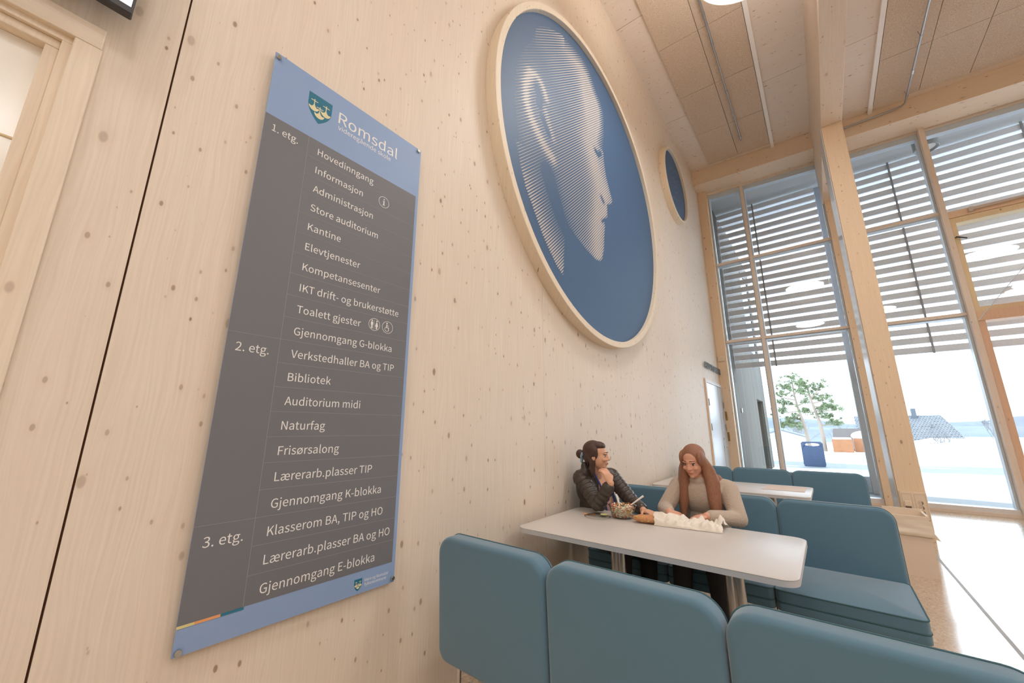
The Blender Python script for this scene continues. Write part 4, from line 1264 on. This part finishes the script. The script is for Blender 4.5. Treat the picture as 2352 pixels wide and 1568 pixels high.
M_BARK = plain('pine_bark', (136, 122, 110), .9, bump=(30, .5), var=.25)
M_PINE = plain('pine_needles', (112, 126, 92), .8, var=.3)
M_TWIG = plain('bare_twigs', (112, 110, 112), .9)
def pine(name, label, base, trunk, branches, seed):
    rr = random.Random(seed)
    t = thing(name, label, 'tree', base, 'pine trees in the yard')
    bm = NB(); n = len(trunk)
    tube(bm, trunk, [.14 - .1 * i / (n - 1) for i in range(n)], 10)
    for (p0, p1, r) in branches:
        p0, p1 = Vector(p0), Vector(p1)
        mid = p0.lerp(p1, .5) + Vector((rr.uniform(-.1, .1), rr.uniform(-.1, .1), -.08))
        tube(bm, [p0, mid, p1], [.05, .035, .015], 6)
    obj('trunk', bm, M_BARK, t, smooth=True)
    bm = NB()
    for (p0, p1, r) in branches:
        for q in range(int(r * 34)):
            k = rr.uniform(.45, 1.12)
            c = Vector(p0).lerp(Vector(p1), k) + Vector((rr.gauss(0, r * .45), rr.gauss(0, r * .5), rr.gauss(.05, r * .2)))
            cr = rr.uniform(.09, .2)
            for _ in range(44):
                dv = Vector((rr.gauss(0, 1), rr.gauss(0, 1), rr.gauss(.4, .8))).normalized()
                p = c + dv * cr * rr.random()
                e = p + dv * rr.uniform(.07, .14); s_ = dv.orthogonal().normalized() * .034
                bm.faces.new([bm.verts.new(p - s_), bm.verts.new(p + s_), bm.verts.new(e)])
    obj('foliage', bm, M_PINE, t)
T1 = [(.66, 37, -.1), (.6, 37, .9), (.5, 37, 2.0), (.3, 37, 3.1), (.22, 37, 4.0), (.2, 37, 5.2)]
pine('pine_tree', 'left pine with several tiers of branches outside the window', (.66, 37, 0), T1,
     [((.22, 37, 4.2), (.2, 37, 5.35), .75), ((.22, 37, 4.3), (-.55, 37.3, 4.75), .55), ((.25, 37, 4.1), (.75, 36.6, 4.9), .55), ((.3, 37, 3.6), (-.9, 36.8, 4.15), .5), ((.3, 37, 3.3), (-.85, 37.1, 3.45), .55),
      ((.35, 37, 3.2), (1.15, 37, 3.7), .5), ((.4, 37, 2.8), (-.95, 36.9, 2.75), .6), ((.45, 37, 2.6), (-.5, 37.2, 2.1), .5), ((.5, 37, 2.2), (-.4, 36.8, 1.65), .6), ((.5, 37, 2.1), (-.85, 37, 1.7), .45)], 11)
T2 = [(1.53, 34.5, -.1), (1.55, 34.5, 1.0), (1.5, 34.5, 1.9), (1.35, 34.5, 2.8), (1.2, 34.5, 3.7), (1.15, 34.5, 4.4)]
pine('pine_tree', 'right pine with a spreading crown and one low branch', (1.53, 34.5, 0), T2,
     [((1.2, 34.5, 3.7), (1.0, 34.5, 4.65), .6), ((1.2, 34.5, 3.5), (1.85, 34.3, 4.5), .55), ((1.25, 34.5, 3.2), (2.1, 34.6, 3.6), .5), ((1.3, 34.5, 3.0), (2.3, 34.5, 3.0), .6), ((1.35, 34.5, 2.7), (2.5, 34.3, 2.75), .5),
      ((1.35, 34.5, 2.6), (.65, 34.5, 2.75), .4), ((1.4, 34.5, 2.4), (1.95, 34.7, 2.3), .55), ((1.55, 34.5, 1.7), (2.65, 34.5, 1.95), .45), ((1.2, 34.5, 3.8), (.7, 34.4, 4.0), .45)], 23)
def bush(label, x, y, z0, h, wdt, seed, cat='bush'):
    rr = random.Random(seed); bm = NB()
    def grow(p, d, L, r, lev):
        q = p + d * L
        tube(bm, [p, q], [r, r * .65], 5, False)
        if lev:
            for _ in range(3):
                nd = (d + Vector((rr.gauss(0, .45), rr.gauss(0, .45), rr.gauss(.05, .25)))).normalized()
                grow(p.lerp(q, rr.uniform(.5, 1)), nd, L * rr.uniform(.55, .8), r * .62, lev - 1)
    for _ in range(5):
        grow(Vector((x + rr.uniform(-wdt, wdt) * .5, y + rr.uniform(-.5, .5), z0)), Vector((rr.gauss(0, .3), rr.gauss(0, .3), 1)).normalized(), h * .42, h * .012, 4)
    tag(obj('bare_bush', bm, M_TWIG), label, cat)
bush('bare leafless bush behind the shed and the left pine', -.3, 53.5, -.6, 3.4, 2.5, 1)
bush('bare leafless bush between the two pines', 2.6, 57, -.9, 3.0, 2.2, 2)
bush('bare leafless bush at the right end of the tiled house roof', 13.9, 55, .2, 3.0, 1.2, 3)
bush('bare leafless bush in front of the tiled house roof', 9.2, 46, -.8, 2.6, .8, 4)
bush('bare branching tree seen past the mullion right of the house', 18.6, 54, .2, 4.2, 1.0, 6)

# ================================================================ PEOPLE
def remesh(name, bm, mat, parent, voxel, smooth_it=4, label=None, factor=.5):
    me = bpy.data.meshes.new('tmp'); bmesh.ops.recalc_face_normals(bm, faces=bm.faces); bm.to_mesh(me); bm.free()
    o = bpy.data.objects.new('tmp', me); SC.collection.objects.link(o)
    r = o.modifiers.new('r', 'REMESH'); r.mode = 'VOXEL'; r.voxel_size = voxel; r.use_smooth_shade = True
    if smooth_it:
        sm = o.modifiers.new('s', 'SMOOTH'); sm.iterations = smooth_it; sm.factor = factor
    bpy.context.view_layer.update()
    m2 = bpy.data.meshes.new_from_object(o.evaluated_get(bpy.context.evaluated_depsgraph_get()))
    bpy.data.objects.remove(o); bpy.data.meshes.remove(me)
    m2.name = name; m2.materials.clear(); m2.materials.append(mat)
    for p in m2.polygons: p.use_smooth = True
    return link(name, m2, parent, label)

def frame(fwd, up=Vector((0, 0, 1))):
    f = Vector(fwd).normalized(); r = f.cross(up).normalized(); u = r.cross(f)
    return f, r, u
def basis(f, r, u):
    return Matrix((r, f, u)).transposed()        # local x=right, y=forward, z=up

def add_head(bm, c, F, s=1.0):
    f, r, u = frame(F); B = basis(f, r, u); c = Vector(c)
    L = lambda x, y, z: c + (r * x + f * y + u * z) * s
    ell(bm, L(0, -.012, .028), (.073 * s, .094 * s, .086 * s), B)            # cranium
    ell(bm, L(0, .020, -.025), (.064 * s, .072 * s, .085 * s), B)            # face
    ell(bm, L(0, .042, -.078), (.040 * s, .042 * s, .034 * s), B)            # jaw
    ell(bm, L(0, .072, -.093), (.019 * s, .016 * s, .015 * s), B)            # chin
    ell(bm, L(0, .078, .022), (.050 * s, .016 * s, .012 * s), B)             # brow
    cap(bm, L(0, .086, .012), L(0, .106, -.026), .008 * s, .0115 * s)        # nose
    for sx in (-1, 1):
        ell(bm, L(.011 * sx, .094, -.03), (.0085 * s,) * 3)                  # nostril wings
        ell(bm, L(.036 * sx, .070, -.028), (.022 * s, .018 * s, .018 * s), B)  # cheek
        ell(bm, L(.074 * sx, -.008, -.012), (.008 * s, .02 * s, .031 * s), B)  # ear
    ell(bm, L(0, .089, -.054), (.022 * s, .010 * s, .0055 * s), B)           # upper lip
    ell(bm, L(0, .087, -.065), (.019 * s, .010 * s, .006 * s), B)            # lower lip
    return L, B

def add_hand(bm, wrist, d, n, curl=.5, spread=1.0, side=1):
    """palm from the wrist along d, palm normal n, five fingers"""
    d = Vector(d).normalized(); n = Vector(n); n = (n - d * n.dot(d)).normalized(); w = d.cross(n).normalized() * side
    wrist = Vector(wrist)
    B = Matrix((w, d, n)).transposed()
    ell(bm, wrist + d * .042, (.038, .052, .0155), B)
    ell(bm, wrist + d * .066, (.040, .022, .0145), B)
    for k, (off, ln) in enumerate(((-.029, .062), (-.0098, .074), (.0098, .070), (.029, .055))):
        p = wrist + d * .078 + w * off
        a = 0.0; q = p; dd = (d + w * off * 3.2 * spread).normalized()
        for sgm, fr in enumerate((.45, .32, .25)):
            a += curl * (.55, .75, .6)[sgm]
            v = dd * math.cos(a) + n * math.sin(a)
            q2 = q + v * ln * fr
            cap(bm, q, q2, (.0088, .0080, .0074)[sgm], (.0080, .0074, .0066)[sgm], 8)
            q = q2
    p = wrist + d * .026 - w * .030
    t1 = p + (d * .55 - w * .75 + n * .3).normalized() * .036
    t2 = t1 + (d * .85 - w * .2 + n * .45 * (1 + curl)).normalized() * .03
    cap(bm, p, t1, .012, .0098, 8); cap(bm, t1, t2, .0096, .0078, 8)

def eyes(L, B, head, s=1.0, down=0):
    bm = NB()
    for sx in (-1, 1): ell(bm, L(.0305 * sx, .0715, .002), (.0135 * s, .0125 * s, .0085 * s), B, 2)
    obj('eyes', bm, plain('eye_white', (226, 216, 208), .3), head, smooth=True)
    bm = NB()
    for sx in (-1, 1):
        ell(bm, L(.0305 * sx, .0815, .0005), (.0062 * s, .004 * s, .0068 * s), B, 2)
        ell(bm, L(.031 * sx, .078, .0095), (.0155 * s, .007 * s, .0024 * s), B, 2)      # lashes
    obj('irises', bm, plain('eye_dark', (52, 38, 30), .3), head, smooth=True)
    bm = NB()
    for sx in (-1, 1): cap(bm, L(.014 * sx, .0935, .031), L(.046 * sx, .076, .029), .003 * s, .0022 * s, 6)
    obj('eyebrows', bm, plain('brow_hair', (78, 54, 42), .8), head, smooth=True)
    bm = NB(); ell(bm, L(0, .0945, -.0595), (.0195 * s, .005 * s, .0075 * s), B, 2)
    obj('lips', bm, plain('lips', (190, 116, 102), .5), head, smooth=True)

M_SKIN1 = plain('skin_tan', (222, 170, 140), .5, 0, .35)
M_SKIN2 = plain('skin_fair', (226, 168, 142), .5, 0, .35)
M_JACKET = plain('jacket_nylon', (66, 56, 50), .34, 0, .6, bump=(26, .35))
M_LINING = plain('jacket_lining', (66, 84, 138), .5)
M_TOP = plain('pink_top', (214, 160, 142), .7)
def hair(name, rgb):
    t = NT(name); c = lin(rgb)
    tc = t.n('ShaderNodeTexCoord'); mp = t.n('ShaderNodeMapping'); mp.inputs['Scale'].default_value = (260, 260, 9)
    nz = t.n('ShaderNodeTexNoise'); nz.inputs['Scale'].default_value = 1; nz.inputs['Detail'].default_value = 3
    t.l(tc.outputs['Object'], mp.inputs[0]); t.l(mp.outputs[0], nz.inputs['Vector'])
    t.l(t.mix(nz.outputs['Fac'], tuple(x * .45 for x in c[:3]) + (1,), tuple(x * 1.5 for x in c[:3]) + (1,)), t.b.inputs['Base Color'])
    t.b.inputs['Roughness'].default_value = .5
    bp = t.n('ShaderNodeBump'); bp.inputs['Strength'].default_value = .5; bp.inputs['Distance'].default_value = .004
    t.l(nz.outputs['Fac'], bp.inputs['Height']); t.l(bp.outputs[0], t.b.inputs['Normal'])
    return t.m
M_HAIR1 = hair('dark_brown_hair', (74, 50, 40))
M_HAIR2 = hair('red_brown_hair', (152, 104, 78))
M_JEANS = plain('black_trousers', (40, 38, 38), .8)
M_SWEATER = plain('beige_sweater', (196, 178, 160), .9, bump=(140, .6), sheen=.4, var=.08)
M_SHOE = plain('dark_shoes', (40, 38, 40), .6)

def torso(bm, pel, chest, neck, R, F, k=1.0, e=0.0):
    """smooth torso of overlapping ellipsoids; R right, F forward"""
    U = Vector((0, 0, 1))
    pel, chest, neck = map(Vector, (pel, chest, neck))
    ax = (chest - pel).normalized()
    r = (R - ax * R.dot(ax)).normalized(); f = ax.cross(r) * -1
    f = r.cross(ax) * -1
    B = Matrix((r, f, ax)).transposed()
    ell(bm, pel, (.165 * k + e, .115 * k + e, .12), B)
    ell(bm, pel.lerp(chest, .45), (.135 * k + e, .098 * k + e, .15), B)
    ell(bm, chest, (.155 * k + e, .108 * k + e, .15), B)
    ell(bm, chest + ax * .07, (.165 * k + e, .088 * k + e, .07), B)
    return B

def arm(bm, sh, el, wr, e=0.0, k=1.0):
    cap(bm, sh, el, .050 * k + e, .040 * k + e); cap(bm, el, wr, .039 * k + e, .027 * k + e * .8)

def person(name, label, pel, chest, neck0, headc, bodyF, headF, shR, elR, wrR, hR, shL, elL, wrL, hL, legs, skin):
    P = thing(name, label, 'person', (pel[0], pel[1], 0))
    F = Vector(bodyF).normalized(); R = F.cross(Vector((0, 0, 1))).normalized()
    bm = NB()
    torso(bm, pel, chest, neck0, R, F)
    L, B = add_head(bm, headc, headF)
    cap(bm, Vector(neck0) - Vector((0, 0, .04)), L(0, -.015, -.06), .056, .050)
    for sh, el, wr, h in ((shR, elR, wrR, hR), (shL, elL, wrL, hL)):
        cap(bm, Vector(chest) + Vector((0, 0, .07)), sh, .07, .056)
        arm(bm, sh, el, wr)
        add_hand(bm, wr, *h)
    for hp, kn, an, toe in legs:
        cap(bm, hp, kn, .078, .054); cap(bm, kn, an, .052, .036); cap(bm, an, toe, .034, .03)
    body = remesh('body', bm, skin, P, .0048, 3)
    eyes(L, B, P)
    # trousers and shoes
    bm = NB()
    for hp, kn, an, toe in legs:
        cap(bm, hp, kn, .09, .068); cap(bm, kn, Vector(kn).lerp(Vector(an), .93), .066, .05)
    ell(bm, pel, (.185, .16, .12), None)
    remesh('trousers', bm, M_JEANS, P, .012, 4)
    for hp, kn, an, toe in legs:
        bm = NB(); cap(bm, Vector(an) - Vector((0, 0, .02)), toe, .045, .036); ell(bm, Vector(an) - (Vector(toe) - Vector(an)).normalized() * .02 - Vector((0, 0, .03)), (.042,) * 3)
        remesh('shoe', bm, M_SHOE, P, .009, 3)
    return P, L, B, R, F

# ---- the woman leaning on the wood wall
pel, chest, neck0 = (.22, 3.33, .56), (.185, 3.27, .90), (.205, 3.22, 1.03)
headc, headF = (.262, 3.145, 1.178), (.93, .18, -.04)
bodyF = (.96, -.28, 0)
shR, elR, wrR = (.125, 3.105, .985), (.335, 2.99, .808), (.462, 2.965, .985)
shL, elL, wrL = (.27, 3.395, .985), (.51, 3.28, .80), (.645, 3.13, .785)
legs = [((.27, 3.24, .53), (.56, 2.90, .50), (.57, 2.86, .10), (.50, 2.74, .035)), ((.28, 3.38, .53), (.68, 3.08, .50), (.70, 2.98, .10), (.76, 2.86, .035))]
P, L, B, R, F = person('person', 'person with dark tied-back hair in a dark padded jacket, leaning on the wood wall', pel, chest, neck0, headc, bodyF, headF,
    shR, elR, wrR, ((-.38, -.05, .92), (-.6, .25, -.3), .75, 1.0, 1), shL, elL, wrL, ((.88, -.46, -.03), (0, 0, -1), .35, 1.0, 1), legs, M_SKIN1)
Rv, Fv = R, F
bm = NB()
U = Vector((0, 0, 1))
C_ = Vector(chest); Pv = Vector(pel)
for sg in (-1, 1):                                       # two jacket halves, open down the front
    for (c0, rr_) in ((C_, (.10, .118, .15)), (C_ + U * .07, (.10, .105, .08)), (C_.lerp(Pv, .45), (.098, .118, .15)), (Pv + U * .02, (.11, .13, .12))):
        ell(bm, c0 + Rv * .082 * sg - Fv * .022, rr_, basis(Fv, Rv, U))
ell(bm, C_ - Fv * .04 + U * .01, (.17, .105, .17), basis(Fv, Rv, U)); ell(bm, Pv - Fv * .035 + U * .05, (.165, .11, .15), basis(Fv, Rv, U))
for sh, el, wr in ((shR, elR, wrR), (shL, elL, wrL)):
    cap(bm, C_ + U * .075 - Fv * .02, sh, .085, .076); sh, el, wr = map(Vector, (sh, el, wr))
    for a, b, r0, r1 in ((sh, el, .076, .060), (el, el.lerp(wr, .80), .060, .050)):       # padded sleeve with quilted rolls
        dd = (b - a); n = max(3, round(dd.length / .042)); Bq = dd.to_track_quat('Z', 'Y').to_matrix()
        for k in range(n + 1):
            ra = r0 + (r1 - r0) * k / n
            ell(bm, a.lerp(b, k / n), (ra, ra, .034), Bq, 3)
        cap(bm, a, b, r0 - .016, r1 - .014)
    cap(bm, a.lerp(b, .9), b, .049, .049)
for sg in (-1, 1):                                       # raised collar
    for k in range(5):
        a = math.radians(20 + 32 * k)
        p = Vector(neck0) + U * (.01 + .016 * k * .6) - Fv * (.085 * math.sin(a) - .02) + Rv * sg * (.085 * abs(math.cos(a)) + .035)
        ell(bm, p, (.032, .032, .045))
jk = remesh('jacket', bm, M_JACKET, P, .006, 2)
for sg in (-1, 1):
    bm = NB()
    pts = [Vector(neck0) + U * .065 + Rv * sg * .075 - Fv * .01, Vector(neck0) + U * .01 + Rv * sg * .085 + Fv * .06, C_ + Rv * sg * .072 + Fv * .112 + U * .03, C_.lerp(Pv, .3) + Rv * sg * .062 + Fv * .118, C_.lerp(Pv, .62) + Rv * sg * .055 + Fv * .118]
    tube(bm, pts, .0085, 8)
    obj('blue_zip_edge', bm, M_LINING, jk, smooth=True, label='blue zip edging')
bm = NB(); ell(bm, C_ + Fv * .036 - U * .02, (.095, .082, .125), basis(Fv, Rv, U)); ell(bm, C_.lerp(Pv, .5) + Fv * .04, (.09, .085, .17), basis(Fv, Rv, U))
remesh('top', bm, M_TOP, P, .009, 3, label='pink top')
bm = NB()                                                # hair drawn back into a bun
ell(bm, L(0, -.032, .042), (.081, .092, .085), B); ell(bm, L(0, .014, .080), (.064, .062, .040), B); ell(bm, L(0, -.055, -.01), (.077, .062, .075), B)
for sx in (-1, 1):
    ell(bm, L(.064 * sx, -.012, .02), (.021, .042, .058), B); ell(bm, L(.062 * sx, -.02, -.06), (.021, .026, .062), B); ell(bm, L(.064 * sx, -.018, -.12), (.018, .022, .05), B)
ell(bm, L(0, -.150, .002), (.034, .036, .040), B); ell(bm, L(0, -.122, .01), (.022, .03, .022), B)
hr = remesh('hair', bm, M_HAIR1, P, .0055, 3)
bm = NB()
for k in range(16):
    a = 2 * math.pi * k / 16
    ell(bm, L(.025 * math.cos(a), -.128 + .004 * math.sin(3 * a), -.008 + .025 * math.sin(a)), (.012, .013, .012), sub=2)
ell(bm, L(0, -.135, -.05), (.018, .014, .025), B, 2)
remesh('hair_tie', bm, plain('hair_tie_blue', (150, 178, 194), .8), hr, .005, 2, label='pale blue hair tie')

# ---- the person with long hair
pel, chest, neck0 = (1.03, 3.53, .57), (1.02, 3.45, .89), (1.01, 3.41, 1.015)
headc, headF = (.992, 3.345, 1.155), (-.16, -.95, -.30)
bodyF = (-.12, -1, 0)
shR, elR, wrR = (.845, 3.43, .955), (.755, 3.31, .785), (.845, 3.125, .80)
shL, elL, wrL = (1.20, 3.43, .955), (1.265, 3.33, .77), (1.10, 3.14, .80)
legs = [((.95, 3.47, .53), (.95, 2.98, .50), (.96, 2.86, .10), (.95, 2.74, .035)), ((1.12, 3.47, .53), (1.16, 2.98, .50), (1.20, 2.92, .10), (1.22, 2.80, .035))]
P, L, B, R, F = person('person', 'person with long red-brown hair in a beige fuzzy sweater, bent over the table', pel, chest, neck0, headc, bodyF, headF,
    shR, elR, wrR, ((.78, -.58, -.22), (.2, .1, -1), .55, 1.0, -1), shL, elL, wrL, ((-.85, -.4, -.22), (-.1, .1, -1), .55, 1.0, 1), legs, M_SKIN2)
Rv, Fv = R, F; C_ = Vector(chest); Pv = Vector(pel)
bm = NB()
torso(bm, pel, chest, neck0, R, F, 1.0, .026)
for sh, el, wr in ((shR, elR, wrR), (shL, elL, wrL)):
    cap(bm, C_ + U * .075, sh, .085, .072)
    sh, el, wr = map(Vector, (sh, el, wr)); cap(bm, sh, el, .071, .060); cap(bm, el, el.lerp(wr, .86), .058, .044)
ell(bm, Vector(neck0) - U * .005, (.085, .08, .045))
sw = remesh('sweater', bm, M_SWEATER, P, .0075, 3)
bm = NB()
ell(bm, L(0, -.025, .040), (.085, .098, .088), B); ell(bm, L(0, -.05, -.02), (.084, .068, .09), B)
for sx in (-1, 1):
    ell(bm, L(.070 * sx, .012, .03), (.022, .055, .06), B)
    a0 = L(.066 * sx, -.005, .03); pts = [a0, L(.086 * sx, .0, -.07)]
    sideR = Rv * sx * .10
    pts += [Vector(neck0) + sideR * .95 + Fv * .05 - U * .01, C_ + Rv * sx * .105 + Fv * .115 - U * .02, C_ + Rv * sx * .115 + Fv * .135 - U * .14]
    for k in range(len(pts) - 1):
        cap(bm, pts[k], pts[k + 1], (.03, .034, .040, .036)[k], (.034, .040, .036, .02)[k])
        cap(bm, pts[k] + Rv * sx * (.004 if k == 0 else .025) - Fv * .02, pts[k + 1] + Rv * sx * .025 - Fv * .02, (.022, .03, .036, .03)[k], (.03, .036, .03, .015)[k])
    cap(bm, Vector(neck0) + sideR * 1.1 - Fv * .03, C_ + Rv * sx * .17 - Fv * .02 - U * .1, .05, .03)
cap(bm, L(0, -.07, -.05), C_ - Fv * .12 - U * .1, .085, .06)
remesh('hair', bm, M_HAIR2, P, .006, 7, label='long loose red-brown hair')
